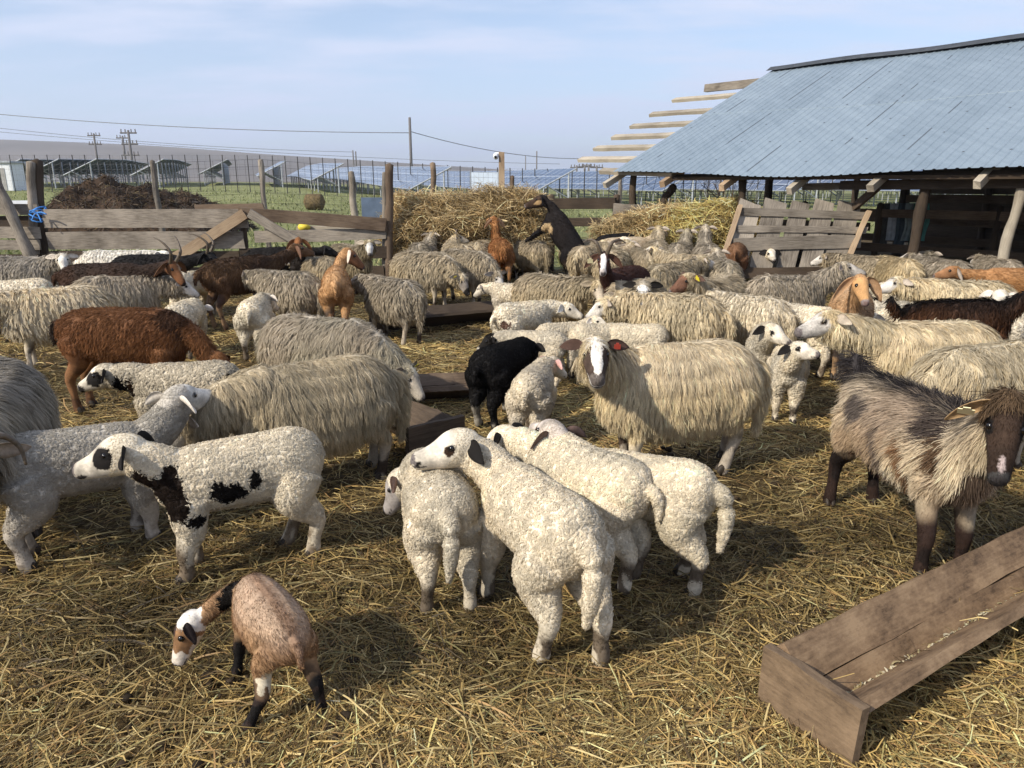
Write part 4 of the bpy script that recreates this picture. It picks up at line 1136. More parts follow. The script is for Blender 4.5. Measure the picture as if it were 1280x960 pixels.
# wire fence behind the boards
wf = tag(empty("wire_fence", (A(325, 300, 13.8).x, 13.8, 0)), "tall woven wire fence on grey timber posts between the pen and the green field", "fence")
wl = [(62, 205, 12.0), (190, 204, 12.8), (325, 199, 13.8), (441, 209, 14.8), (540, 213, 16), (640, 217, 17.5), (775, 221, 19)]
wire_panel("wire_mesh", [at_depth(u, v, Y) for u, v, Y in wl], [Vector((at_depth(u, v, Y).x, Y, float(gz(at_depth(u, v, Y).x, Y)))) for u, v, Y in wl], .135, 11, .0042, wf)
for u, v, Y, rad, mt in ((190, 201, 12.85, .05, "grey_wood"), (325, 200, 13.85, .05, "grey_wood"), (439, 215, 14.4, .065, "grey_wood"), (540, 204, 16.1, .06, "brown_wood"), (640, 220, 17.6, .05, "brown_wood"), (775, 222, 19.1, .05, "grey_wood")):
    p = at_depth(u, v, Y); log("post", (p.x + .05, Y, -.05), p, rad * 1.1, rad * .9, M[mt], wf, seed=u + 1)
cp = at_depth(627, 190, 13.4)
cpost = tag(empty("camera_post", (cp.x, cp.y, 0)), "tall squared timber post carrying a small white camera behind the hay stack", "post")
board("timber", (cp.x, cp.y, -.05), cp, .10, .10, M["tan_wood"], cpost, up=(0, 1, 0), warp=.001)
MB().sphere(cp + Vector((-.10, -.05, -.07)) - cpost.location, (.05, .06, .06)).box(cp + Vector((-.06, -.02, -.03)) - cpost.location, (.09, .05, .05)).build("camera_housing", M["white_paint"], cpost, smooth=True)
MB().sphere(cp + Vector((-.105, -.095, -.085)) - cpost.location, .026).build("lens", M["eye"], cpost, smooth=True)
bx = at_depth(606, 241, 18.5)
ib = tag(empty("notice_board", (bx.x, bx.y, 0)), "upright white board in a thin grey frame beyond the wire fence", "board")
MB().box((0, 0, 1.45), (.66, .04, .52)).build("sheet", plain("pale_sheet", (.62, .70, .80), .4, .3, var=.06), ib)
f_ = MB()
for x in (-.345, .345): f_.box((x, 0, .87), (.03, .05, 1.74))
f_.build("frame", M["steel"], ib)

# rails on the other side of the hay stack
rf = tag(empty("rail_fence", (A(730, 270, 12.6).x, 12.6, 0)), "two-rail dark fence between the hay stack and the shed's first post", "fence")
board("rail", A(660, 255, 12.7), A(770, 254, 12.6), .18, .04, M["dark_wood"], rf)
board("rail", A(660, 279, 12.7), A(770, 277, 12.6), .14, .04, M["dark_wood"], rf)
board("rail", A(768, 261, 12.4), A(850, 266, 12.2), .17, .05, M["grey_wood"], rf)
for u, v in ((690, 244), (770, 244)):
    p = A(u, v, 12.72); log("post", (p.x, p.y, -.05), p, .06, .055, M["dark_wood"], rf, seed=u)

# ------------------------------------------------------------------ troughs
def trough(label, corner, axis, length, width, h, front_h, mat, group=None, feed=True, endmat=None):
    """open board trough: a tall sloping back board, a lower front board, two end boards"""
    root = tag(empty("feed_trough", (corner.x, corner.y, float(gz(corner.x, corner.y)) + .012)), label, "trough", group)
    ax = Vector((axis.x, axis.y, 0)).normalized(); ac = Vector((ax.y, -ax.x, 0))
    o = root.location.copy()
    pt = lambda s, t, z: o + ax * s + ac * t + Vector((0, 0, z))
    tk = .033
    up_b = (pt(0, .02, h) - pt(0, width * .52, .05)).normalized()
    wb = (pt(0, .02, h) - pt(0, width * .52, .05)).length
    up_f = (pt(0, width - .02, front_h) - pt(0, width * .50, .04)).normalized()
    wf_ = (pt(0, width - .02, front_h) - pt(0, width * .50, .04)).length
    cb = (pt(0, .02, h) + pt(0, width * .52, .05)) / 2; cf = (pt(0, width - .02, front_h) + pt(0, width * .50, .04)) / 2
    nx_ = 17
    for k_, (f0, f1) in enumerate(((0, .40), (.405, 1))):
        lo_, hi_ = pt(0, width * .52, .05), pt(0, .02, h)
        c0 = lo_.lerp(hi_, (f0 + f1) / 2)
        board("back_board", c0 + ax * tk, c0 + ax * (length - tk), wb * (f1 - f0), tk * (1 if k_ else .94), mat, root, up=up_b, nx=nx_, warp=.0015)
    board("front_board", cf + ax * tk, cf + ax * (length - tk), wf_, tk, mat, root, up=up_f, nx=nx_, warp=.002)
    for s in (tk / 2, length - tk / 2):
        board("end_board", pt(s, 0, h / 2), pt(s, width, h / 2 - (h - front_h) * .15), h * 1.04, tk, endmat or mat, root, up=(0, 0, 1), nx=7, warp=.001, ragged=.003)
    if feed:
        r = np.random.default_rng(4); k = int(length * 900)
        P = np.array([pt(r.random() * (length - .1) + .05, width * .51 + r.normal() * .008 + .012, .062 + abs(r.normal()) * .008) for _ in range(k)])
        V, Q, C = strands(P - np.array(o), math.atan2(ax.y, ax.x) + r.normal(size=k) * .5, r.normal(size=k) * .2, .012 + .02 * r.random(k), .004 + .004 * r.random(k), straw_colors(k, P, 9, [(.62, .54, .36), (.5, .41, .22), (.7, .62, .44)], [1, 1, 1]), seed=8)
        k2 = 60
        s2_ = r.random(k2) * (length - .1) + .05; t2_ = width * (.2 + .7 * r.random(k2))
        P2 = np.array([pt(a_, b_, .07 + abs(b_ - width * .5) * .95 * (h / width) + .01) for a_, b_ in zip(s2_, t2_)])
        V2, Q2, C2 = strands(P2 - np.array(o), r.random(k2) * 6.28, r.normal(size=k2) * .3, .04 + .14 * r.random(k2), .002 + .002 * r.random(k2), straw_colors(k2, P2, 10), bend=.5, seed=12)
        V, Q, C = np.vstack([V, V2]), np.vstack([Q, Q2 + len(V)]), np.vstack([C, C2])
        np_mesh("feed_residue", V, Q, C, M["straw"], root)
    return root


def worn(name, light, mid_, dark):
    """old plywood: blotchy stains, fine flecks, faint grain"""
    m, nt, N, L = new_mat(name)
    b, out = principled(nt, .8, .2)
    tc = N.new("ShaderNodeTexCoord")
    def nz(scale, st, det=8, ro=.65):
        mp = N.new("ShaderNodeMapping"); mp.inputs["Scale"].default_value = st; L.new(tc.outputs["Object"], mp.inputs["Vector"])
        n = N.new("ShaderNodeTexNoise"); n.inputs["Scale"].default_value = scale; n.inputs["Detail"].default_value = det; n.inputs["Roughness"].default_value = ro
        L.new(mp.outputs[0], n.inputs["Vector"]); return n.outputs["Fac"]
    a = nz(5, (1, 1.6, 1.6)); f = nz(70, (.5, 1, 1), 5, .75); g = nz(3, (1.5, 40, 40), 6, .6)
    def mul(x, k, add):
        q = N.new("ShaderNodeMath"); q.operation = "MULTIPLY_ADD"; q.inputs[1].default_value = k; L.new(x, q.inputs[0])
        if add is None: q.inputs[2].default_value = 0
        else: L.new(add, q.inputs[2])
        return q.outputs[0]
    h = mul(a, .55, mul(f, .28, mul(g, .17, None)))
    r = N.new("ShaderNodeValToRGB"); e = r.color_ramp.elements; e.new(.5)
    for k, (p_, c_) in enumerate(((.40, dark), (.50, mid_), (.60, light))): e[k].position = p_; e[k].color = (*c_, 1)
    L.new(h, r.inputs[0]); L.new(r.outputs[0], b.inputs["Base Color"])
    bp = N.new("ShaderNodeBump"); bp.inputs["Strength"].default_value = .35; bp.inputs["Distance"].default_value = .004
    L.new(f, bp.inputs["Height"]); L.new(bp.outputs[0], b.inputs["Normal"])
    return m


M["trough_wood"] = worn("trough_wood", (.30, .205, .12), (.20, .13, .075), (.085, .054, .032))
M["trough_end"] = worn("trough_end", (.23, .16, .10), (.16, .11, .068), (.085, .058, .038))
t0 = on_plane(946, 880, 0); tb1 = t0 + Vector((.85, .53, 0)); tb0 = t0
trough("long brown board trough at the edge of the pen, pale feed along its seam", t0, tb1 - tb0, 2.4, .31, .20, .172, M["trough_wood"], endmat=M["trough_end"])
p, q = on_plane(640, 396, 0), on_plane(462, 413, 0)
trough("long dark trough in the middle of the pen where two ewes are feeding", q, p - q, (p - q).length, .42, .20, .17, M["dark_wood"], feed=False)
p, q = on_plane(590, 489, 0), on_plane(500, 493, 0)
trough("short trough under the muzzle of the grazing grey ewe", q, p - q, (p - q).length, .36, .16, .14, M["brown_wood"], feed=False)
p, q = on_plane(512, 588, 0), on_plane(430, 545, 0)
trough("dark trough beside the hind legs of the tail-turned cream ewe", p, q - p, 1.1, .38, .22, .19, M["dark_wood"], feed=False)

# ------------------------------------------------------------------ hay
HAYPAL = [(.50, .375, .19), (.62, .50, .29), (.34, .24, .115), (.16, .11, .055), (.42, .30, .145)]


def hay(name, label, lumps, nstr, seed, pal=HAYPAL, wts=(.3, .2, .25, .13, .12), core=(.13, .095, .045), cat="hay"):
    """heap: overlapping lumps under a coat of loose stalks; lumps = (x, y, z, rx, ry, rz)"""
    mb = MB(); P, Nn = [], []
    r = np.random.default_rng(seed)
    o = np.array([lumps[0][0], lumps[0][1], 0])
    for (x, y, z, a, b_, c) in lumps:
        k = int(nstr * (a * b_ + b_ * c + a * c) / sum(q[3] * q[4] + q[4] * q[5] + q[3] * q[5] for q in lumps))
        d = unit(r.normal(size=(k, 3))); d[:, 2] = np.abs(d[:, 2]) * np.where(r.random(k) < .75, 1, -1)
        s = 1 + .16 * wav(d, 3, seed) + .12 * wav(d, 8, seed + 1)
        P.append(d * np.array([a, b_, c]) * s[:, None] * (.90 + .16 * r.random((k, 1))) + (x, y, z)); Nn.append(d)
        sp = MB().sphere((0, 0, 0), 1, 28, 18)
        v = np.vstack(sp.V); s2 = 1 + .16 * wav(v, 3, seed) + .12 * wav(v, 8, seed + 1)
        mb.add(v * np.array([a, b_, c]) * .90 * s2[:, None] + (x, y, z) - o, sp.Q[0], sp.T[0])
    P = np.vstack(P); Nn = np.vstack(Nn); P[:, 2] = np.maximum(P[:, 2], .03)
    k = len(P)
    root = tag(empty(name, tuple(o)), label, cat)
    core_o = mb.build("packed_hay", plain("packed_hay", core, .95, .1, var=.5, scale=14, bump=1.0), root, smooth=True)
    yw = np.arctan2(Nn[:, 0], -Nn[:, 1]) + r.normal(size=k) * .9
    V, Q, C = strands(P - o, yw, r.normal(size=k) * .45 - .15, .12 + .35 * r.random(k) ** 1.6, .005 + .006 * r.random(k), straw_colors(k, P, seed, pal, wts), bend=.35, seed=seed)
    np_mesh("loose_hay", V, Q, C, M["straw"], root)
    return root


h1 = 0
X = lambda u, Y: at_depth(u, 280, Y).x
hay("hay_stack", "big loose hay stack by the corner post with goats feeding from it",
    [(X(578, 12), 12, .76, 1.0, .65, .50), (X(522, 12), 12, .60, .55, .6, .64), (X(560, 12), 12, .45, 1.0, .6, .5), (X(628, 11.9), 12, .80, .70, .55, .55), (X(655, 11.8), 11.9, 1.08, .34, .4, .28), (X(650, 11.8), 11.9, .5, .5, .5, .5)], 30000, 21)
hay("hay_heap", "yellow hay heaped behind the slatted rack under the shed's eave",
    [(X(880, 11.7), 11.7, .76, .75, .5, .42), (X(905, 11.7), 11.8, .90, .52, .4, .32), (X(860, 11.7), 11.7, .5, .85, .5, .5)], 9000, 22, pal=[(.60, .46, .18), (.70, .58, .28), (.42, .31, .11), (.24, .17, .07)], wts=(.35, .3, .25, .1))
hay("hay_heap", "dull brown hay heaped beside the yellow hay near the black goat",
    [(X(800, 12.1), 12.1, .68, .70, .5, .38), (X(830, 12), 12, .80, .55, .5, .34), (X(800, 12.1), 12.1, .4, .8, .5, .4)], 8000, 23)

# slatted hay rack panel
rk = tag(empty("slatted_rack", (at_depth(990, 300, 10.1).x, 10.1, 0)), "slatted timber hay rack panel tilted beside the yellow hay", "hay rack")
def rp_(u, v, dy=0): return at_depth(u, v, 10.1 + (300 - v) * .004 + dy)
for ut, ub, wpx, vt in ((938, 918, 26, 253), (970, 950, 27, 251), (1001, 981, 22, 253), (1031, 1011, 24, 252), (1062, 1042, 27, 254)):
    board("slat", rp_(ub, 338, .03), rp_(ut, vt, .03), wpx * .0112, .025, M["grey_wood"], rk, up=(1, 0, .0), warp=.002)
board("rail", rp_(922, 264, -.01), rp_(1088, 270, -.01), .10, .035, M["grey_wood"], rk)
board("rail", rp_(922, 286, -.01), rp_(1083, 288, -.01), .09, .035, M["grey_wood"], rk)
board("rail", rp_(916, 306, -.015), rp_(1075, 302, -.015), .17, .04, M["grey_wood"], rk)
board("rail", rp_(900, 342, -.01), rp_(1060, 340, -.01), .14, .04, M["dark_wood"], rk)
board("stile", rp_(897, 345, -.05), rp_(925, 258, -.05), .06, .05, M["tan_wood"], rk, up=(1, 0, 0))
board("stile", rp_(1048, 352, -.05), rp_(1086, 264, -.05), .06, .05, M["tan_wood"], rk, up=(1, 0, 0))

# ------------------------------------------------------------------ shed
E0 = Vector((at_depth(772, 216, 13).x, 13.0, 0)); ANG = 40 * D2R
ED = Vector((math.sin(ANG), -math.cos(ANG), 0)); RD = Vector((math.cos(ANG), math.sin(ANG), 0))
HE, HR, WID, LENS = 1.66, 3.6, 4.5, 9.6
def sag(s): return -.10 * math.exp(-((s - 3.2) / 1.6) ** 2) + .0 * s
def rfp(s, w, lift=0.0):
    """point on the roof: s along the eave, w up the slope in plan"""
    z = HE + (HR - HE) * w / WID + sag(s) * (1 - w / WID) + lift
    return E0 + ED * s + RD * w + Vector((0, 0, z))
shed = tag(empty("sheep_shed", tuple(E0)), "open-fronted timber sheep shed with blue-grey corrugated sheet roof", "shed")
SO = np.array(shed.location)
# corrugated sheet: ribs run up the slope
rib = .125; prof = [(0, 0), (.080, 0), (.092, .010), (.113, .010)]
ss, zz = [], []
for k in range(int(LENS / rib)):
    for a, z in prof: ss.append(k * rib + a); zz.append(z)
ws = np.concatenate([np.linspace(-.12, 2.25, 9), np.linspace(2.251, WID + .04, 9)])
V = []
for w in ws:
    for s, z in zip(ss, zz):
        p = rfp(s, w, z + .05 + (.008 if w > 2.2505 else 0)); V.append(np.array(p) - SO)
ns = len(ss); ii = np.arange(len(ws) * ns).reshape(len(ws), ns)
Q = np.stack([ii[:-1, :-1], ii[:-1, 1:], ii[1:, 1:], ii[1:, :-1]], -1).reshape(-1, 4)
m, nt, N, L = new_mat("roof_sheet")
b, out = principled(nt, .42, .45)
tc = N.new("ShaderNodeTexCoord")
def mth(op, a, b_=None):
    x = N.new("ShaderNodeMath"); x.operation = op
    for k, v in ((0, a), (1, b_)):
        if v is None: continue
        if isinstance(v, (int, float)): x.inputs[k].default_value = v
        else: L.new(v, x.inputs[k])
    return x.outputs[0]
def dotp(v):
    x = N.new("ShaderNodeVectorMath"); x.operation = "DOT_PRODUCT"; x.inputs[1].default_value = v; L.new(tc.outputs["Object"], x.inputs[0]); return x.outputs["Value"]
rs_, rw_ = dotp(tuple(ED)), dotp(tuple(RD))
# sheets of their own tone, 1.0 m wide, in two courses
sid = mth("ADD", mth("FLOOR", mth("DIVIDE", rs_, 1.0)), mth("MULTIPLY", mth("GREATER_THAN", rw_, 2.25), 17))
wn = N.new("ShaderNodeTexWhiteNoise"); wn.noise_dimensions = "1D"; L.new(sid, wn.inputs["W"])
nz1 = noise(1.6, 6, .65); nz2 = noise(30, 4, .6); nz3 = noise(2.2, 6, .65, stretch=((7, .5, 1), -40 * D2R))
fac = madd(wn.outputs["Value"], .10, madd(nz1, .30, madd(nz3, .42, madd(nz2, .18, 0.0))))
col_ = ramp(fac, [(.36, (.16, .205, .245)), (.50, (.20, .25, .295)), (.64, (.24, .295, .34))])
# dark washers of the screws in rows, and a few rust marks
ds = mth("MULTIPLY", mth("SUBTRACT", mth("FRACT", mth("DIVIDE", mth("ADD", rs_, .023), .5)), .5), .5)
dw = mth("MULTIPLY", mth("SUBTRACT", mth("FRACT", mth("DIVIDE", rw_, .66)), .5), .66)
dd = mth("SQRT", mth("ADD", mth("MULTIPLY", ds, ds), mth("MULTIPLY", dw, dw)))
scr = mth("MULTIPLY", mth("LESS_THAN", dd, .017), mth("GREATER_THAN", noise(3.1, 2, .5), .44))
dark = N.new("ShaderNodeRGB"); dark.outputs[0].default_value = (.07, .08, .09, 1)
seam = mth("MULTIPLY", mth("LESS_THAN", mth("ABSOLUTE", mth("SUBTRACT", mth("FRACT", mth("DIVIDE", rs_, 1.0)), .5)), .008), mth("GREATER_THAN", noise(.9, 3, .5), .52))
col_ = mixc(mth("MAXIMUM", scr, mth("MULTIPLY", seam, .8)), col_, dark.outputs[0])
rust = N.new("ShaderNodeRGB"); rust.outputs[0].default_value = (.16, .10, .065, 1)
col_ = mixc(maprange(noise(5.5, 6, .7, stretch=((5, .8, 1), -40 * D2R)), .70, .80, 0, .6), col_, rust.outputs[0])
L.new(col_, b.inputs["Base Color"])
M["roof"] = m
np_mesh("roof_sheet", V, Q, None, m, shed, smooth=False)
# ridge cap and far slope
rv = []
for s in np.linspace(-.05, LENS, 56):
    for dw, dz in ((-.16, -.04), (0, .05), (.16, -.04)):
        p = E0 + ED * s + RD * (WID + dw) + Vector((0, 0, HR + .085 + dz + .012 * math.sin(s * 38))); rv.append(np.array(p) - SO)
ii = np.arange(len(rv)).reshape(-1, 3)
np_mesh("ridge_cap", rv, np.stack([ii[:-1, :-1], ii[1:, :-1], ii[1:, 1:], ii[:-1, 1:]], -1).reshape(-1, 4), None, plain("ridge", (.06, .065, .07), .6, .3), shed)
bv = [np.array(E0 + ED * s + RD * w + Vector((0, 0, z))) - SO for s, w, z in ((0, WID + .02, HR + .02), (LENS, WID + .02, HR + .02), (LENS, WID + 4.2, 1.9), (0, WID + 4.2, 1.9))]
np_mesh("far_slope", bv, np.array([(0, 1, 2, 3)]), None, M["roof"], shed)
# purlins, running out past the sheet at the open end
for k, (w, out_) in enumerate(zip((.08, .6, 1.1, 1.62, 2.15, 2.75, 3.5), (.45, 1.5, 1.6, 1.62, 1.6, 1.62, 1.65))):
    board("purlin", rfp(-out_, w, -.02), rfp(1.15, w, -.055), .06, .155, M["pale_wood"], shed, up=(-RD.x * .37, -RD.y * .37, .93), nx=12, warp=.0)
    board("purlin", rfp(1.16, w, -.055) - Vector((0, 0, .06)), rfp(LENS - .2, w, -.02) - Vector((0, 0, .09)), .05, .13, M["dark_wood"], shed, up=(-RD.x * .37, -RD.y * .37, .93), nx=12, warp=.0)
board("purlin", rfp(-1.4, 4.25, -.07), rfp(LENS - .2, 4.25, -.12), .16, .10, M["grey_wood"], shed, nx=12, warp=.001)
# rafters with tails below the eave
for s in (-.05, 1.1, 2.2, 3.3, 4.4, 5.6, 6.8, 8.2):
    mt = "pale_wood" if s > 2.5 or s < .5 else "tan_wood"
    board("rafter", rfp(s, -.16 if s > .5 else -.26, -.12), rfp(s, WID, -.12), .095, .085, M[mt], shed, nx=12, warp=.0008)
# posts
def ground_under(p): return Vector((p.x, p.y, -.05))
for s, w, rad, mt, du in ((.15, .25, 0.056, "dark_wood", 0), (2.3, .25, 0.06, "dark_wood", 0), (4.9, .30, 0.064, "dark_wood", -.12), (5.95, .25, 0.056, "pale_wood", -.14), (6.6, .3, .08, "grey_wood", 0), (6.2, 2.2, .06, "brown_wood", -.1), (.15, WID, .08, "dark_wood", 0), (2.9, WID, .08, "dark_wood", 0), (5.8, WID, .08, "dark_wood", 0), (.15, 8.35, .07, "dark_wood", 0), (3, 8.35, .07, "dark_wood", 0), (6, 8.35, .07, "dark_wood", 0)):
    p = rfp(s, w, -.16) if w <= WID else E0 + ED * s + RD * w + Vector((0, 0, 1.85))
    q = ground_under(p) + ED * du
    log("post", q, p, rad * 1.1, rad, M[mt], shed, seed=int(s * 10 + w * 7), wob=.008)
# eave beam, tie beams
board("eave_beam", rfp(3.8, .25, -.24), rfp(LENS, .25, -.22), .12, .10, M["dark_wood"], shed, nx=14, warp=.0008)
board("tie_beam", rfp(3.0, .75, -.30) + Vector((0, 0, -.18)), rfp(LENS - .5, .75, -.30) + Vector((0, 0, -.16)), .10, .07, M["grey_wood"], shed)
board("tie_beam", rfp(.2, 2.2, -.6), rfp(LENS - .5, 2.2, -.6), .12, .07, M["dark_wood"], shed)
board("strut", rfp(4.4, .3, -.2), rfp(3.8, .5, -.75), .09, .06, M["dark_wood"], shed)
# back wall and inner pens
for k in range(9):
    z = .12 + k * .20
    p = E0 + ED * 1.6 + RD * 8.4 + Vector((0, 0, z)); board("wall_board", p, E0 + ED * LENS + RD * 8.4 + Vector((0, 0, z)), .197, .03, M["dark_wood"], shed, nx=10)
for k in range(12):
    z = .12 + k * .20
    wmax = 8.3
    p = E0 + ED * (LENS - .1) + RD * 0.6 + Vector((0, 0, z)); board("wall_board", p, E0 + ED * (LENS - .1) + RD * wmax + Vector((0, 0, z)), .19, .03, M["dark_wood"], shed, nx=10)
for w, z, s0, s1 in ((2.6, .45, .3, 6.5), (2.6, .78, .3, 3.2), (2.65, 1.0, 3.0, 7.4), (4.3, .5, 1, 7.6), (4.3, .85, 2.2, 7.6), (4.3, 1.2, 3.0, 7.6)):
    board("inner_rail", E0 + ED * s0 + RD * w + Vector((0, 0, z)), E0 + ED * s1 + RD * w + Vector((0, 0, z)), .13, .03, M["brown_wood"], shed, nx=10)
for s in (.4, 2.0, 3.3, 5.0): log("inner_post", E0 + ED * s + RD * 2.66, E0 + ED * s + RD * 2.66 + Vector((0, 0, 1.15)), .05, .05, M["dark_wood"], shed, seed=int(s * 9))
# corrugated sheet pieces inside
cv = []
for k in range(60):
    for z in (.25, 1.15):
        p = E0 + ED * (5.6 + k * .02) + RD * (2.75 + .03 * math.sin(k * .75)) + Vector((0, 0, z)); cv.append(np.array(p) - SO)
ii = np.arange(120).reshape(-1, 2)
np_mesh("corrugated_sheet", cv, np.stack([ii[:-1, 0], ii[1:, 0], ii[1:, 1], ii[:-1, 1]], -1), None, plain("fibre_sheet", (.22, .20, .17), .8, .2, var=.3, scale=4), shed)
# plastic sheeting hung inside
for k, (u, c) in enumerate(((1110, (.10, .10, .09)), (1120, (.50, .54, .58)), (1131, (.07, .10, .12)), (1140, (.30, .36, .36)), (1150, (.05, .16, .13)), (1157, (.10, .30, .26)))):
    p = at_depth(u, 254, 12.2 - k * .05); cl = []
    for a in range(9):
        for b2 in range(9):
            cl.append((a * .021 - .084 + .012 * math.sin(b2 * .9 + k), .02 * math.sin(a * 1.7 + k) + .02 * math.cos(b2 * .8), -b2 * (.074 if k % 2 else .084)))
    ii = np.arange(81).reshape(9, 9)
    o = np_mesh("hanging_cloth", cl, np.stack([ii[:-1, :-1], ii[1:, :-1], ii[1:, 1:], ii[:-1, 1:]], -1).reshape(-1, 4), None, plain("cloth%d" % k, c, .7, .3, var=.3, scale=9))
    o.location = p
    tag(o, ("dark grey", "milky white", "blackish blue", "grey-green", "deep green", "sea green")[k] + " strip of sheeting hanging from a rail inside the shed", "sheeting", "sheeting strips hung in the shed")
# wire screen under the open end of the roof
ws_ = tag(empty("wire_screen", (at_depth(850, 240, 13).x, 13.0, 0)), "slack wire mesh stretched under the roof's open corner above the brown hay", "wire mesh")
q = [at_depth(782, 222, 13.3), at_depth(935, 220, 13.0), at_depth(1000, 226, 12.8)]; q2 = [at_depth(776, 263, 13.25), at_depth(915, 262, 12.9), at_depth(985, 262, 12.7)]
o = wire_panel("mesh", q, q2, .17, 4, .009, ws_, jitter=.05)
log("slanted_prop", at_depth(822, 262, 12.8), at_depth(842, 234, 12.9), .06, .07, M["dark_wood"], ws_, seed=4)

# ------------------------------------------------------------------ beyond the fence
def mound(name, label, cat, u0, u1, Y, top, depth, col, seed, n=26000, base=0):
    x0, x1 = at_depth(u0, 250, Y).x, at_depth(u1, 250, Y).x
    nx, ny = 150, 60
    gx = np.linspace(x0, x1, nx); gy2 = np.linspace(Y - depth, Y + depth, ny)
    GX, GY = np.meshgrid(gx, gy2, indexing="ij")
    s = np.clip((GX - x0) / (x1 - x0), 0, 1); t = (GY - Y) / depth
    P3 = np.column_stack([GX.ravel(), GY.ravel(), GX.ravel() * 0])
    shape = np.interp(s, [0, .06, .14, .25, .4, .55, .72, .82, .9, 1], [0, .5, .9, 1, .97, .90, .84, .74, .5, 0]) * np.sqrt(np.clip(1 - t * t, 0, 1))
    Z = top * shape * (1 + .10 * wav(P3, 2.2, seed).reshape(GX.shape) + .10 * wav(P3, 7, seed + 1).reshape(GX.shape) + .06 * wav(P3, 19, seed + 2).reshape(GX.shape)) + gz(GX, GY) - .05
    root = tag(empty(name, ((x0 + x1) / 2, Y, 0)), label, cat)
    V = np.column_stack([GX.ravel(), GY.ravel(), Z.ravel()]) - np.array(root.location)
    ii = np.arange(nx * ny).reshape(nx, ny)
    np_mesh("packed_dung", V, np.stack([ii[:-1, :-1], ii[1:, :-1], ii[1:, 1:], ii[:-1, 1:]], -1).reshape(-1, 4), None, plain("dung", col, .95, .1, var=.6, scale=3.5, bump=1.0), root)
    r = np.random.default_rng(seed); k = r.integers(0, len(V), 5000)
    V2, Q2, C2 = strands(V[k] + (0, 0, .02), r.random(5000) * 6.28, r.normal(size=5000) * .5, .1 + .25 * r.random(5000), .015 + .015 * r.random(5000), straw_colors(5000, V[k], seed, [(.06, .04, .025), (.10, .07, .04), (.16, .12, .06), (.03, .02, .014)], [.4, .3, .1, .2]), seed=seed)
    np_mesh("loose_litter", V2, Q2, C2, M["straw"], root)
mound("dung_heap", "long dark dung heap on the green field behind the board fence", "dung heap", 52, 298, 21, 1.22, 1.8, (.055, .036, .024), 31)

M["panel_top"] = None
m, nt, N, L = new_mat("solar_glass")
b, out = principled(nt, .18, .6)
tc = N.new("ShaderNodeTexCoord")
br = N.new("ShaderNodeTexBrick"); br.offset = 0; br.inputs["Scale"].default_value = 1.0
br.inputs["Color1"].default_value = (.055, .08, .135, 1); br.inputs["Color2"].default_value = (.065, .095, .155, 1); br.inputs["Mortar"].default_value = (.40, .43, .47, 1)
br.inputs["Mortar Size"].default_value = .03; br.inputs["Brick Width"].default_value = 1.0; br.inputs["Row Height"].default_value = .9
L.new(tc.outputs["Object"], br.inputs["Vector"]); L.new(br.outputs["Color"], b.inputs["Base Color"])
M["solar"] = m
M["solar_back"] = plain("solar_back", (.10, .125, .13), .7, .2, var=.15)
GRP = "solar arrays in the field"


def solar(x, y, length, label, w=2.5, lo=1.0, hi=2.25):
    ax = Vector((-.33, .944, 0)); rz = math.atan2(ax.y, ax.x)
    z0 = float(gz(x, y))
    root = tag(empty("solar_array", (x, y, z0), rz), label, "solar array", GRP)
    # local X along the row, local Y towards the low edge
    n_ = int(length / 3.2)
    zs = lambda s: float(gz(x + ax.x * s, y + ax.y * s)) - z0
    MBp, MBb, fr = MB(), MB(), MB()
    c, s_ = math.cos(math.atan2(hi - lo, w)), math.sin(math.atan2(hi - lo, w))
    for k in range(n_):
        a, b_ = k * 3.2, k * 3.2 + 3.12
        za, zb = zs(a), zs(b_)
        MBp.add(np.array([(a, 0, hi + za), (b_, 0, hi + zb), (b_, w, lo + zb), (a, w, lo + za)]), np.array([(0, 3, 2, 1)]))
        MBb.add(np.array([(a, 0, hi + za - .05), (b_, 0, hi + zb - .05), (b_, w, lo + zb - .05), (a, w, lo + za - .05)]), np.array([(0, 1, 2, 3)]))
        for zf in (0,):
            fr.bar((a, 0, hi + za - .03), (b_, 0, hi + zb - .03), .07); fr.bar((a, w, lo + za - .03), (b_, w, lo + zb - .03), .07)
            fr.bar((a, 0, hi + za - .05), (a, w, lo + za - .05), .09)
            fr.bar((a, .45, -.1 + za), (a, .45, hi - .25 + za), .11); fr.bar((a, w - .5, -.1 + za), (a, w - .5, lo + .18 + za), .10)
            fr.bar((a, .45, .55 + za), (a, w - .7, lo + .25 + za), .08)
    MBp.build("panel_face", M["solar"], root)
    MBb.build("panel_back", M["solar_back"], root)
    fr.build("support_frame", M["steel"], root)
    return root


def usee(u, Y): return at_depth(u, 228, Y).x
LB = ["second", "third", "fourth", "fifth"]
for k, (u, Y, ln_) in enumerate(((30, 62, 34), (77, 60, 34), (124, 60, 38), (207, 62, 38), (286, 68, 30), (360, 66, 26), (431, 58, 40))):
    lab = ["solar array on steel frame at the start of the line behind the wire fence", "solar array between the white hut and the widest dark array", "widest dark solar array rising above the dung heap's peak",
           "solar array whose end frame stands above the dung heap's far slope", "short solar array just past the end of the dung heap", "solar array turning a bright glass face, beside the tall grey post", "pale-faced solar array behind the hay bale"][k]
    solar(usee(u, Y), Y, ln_, lab)
for k in range(13):
    x = -3.5 + 7.2 * k
    Y = 44 - (2.5 if k > 3 else 0)
    o = solar(x, Y, 60, "row of blue solar panels on the flat field beyond the flock and shed")

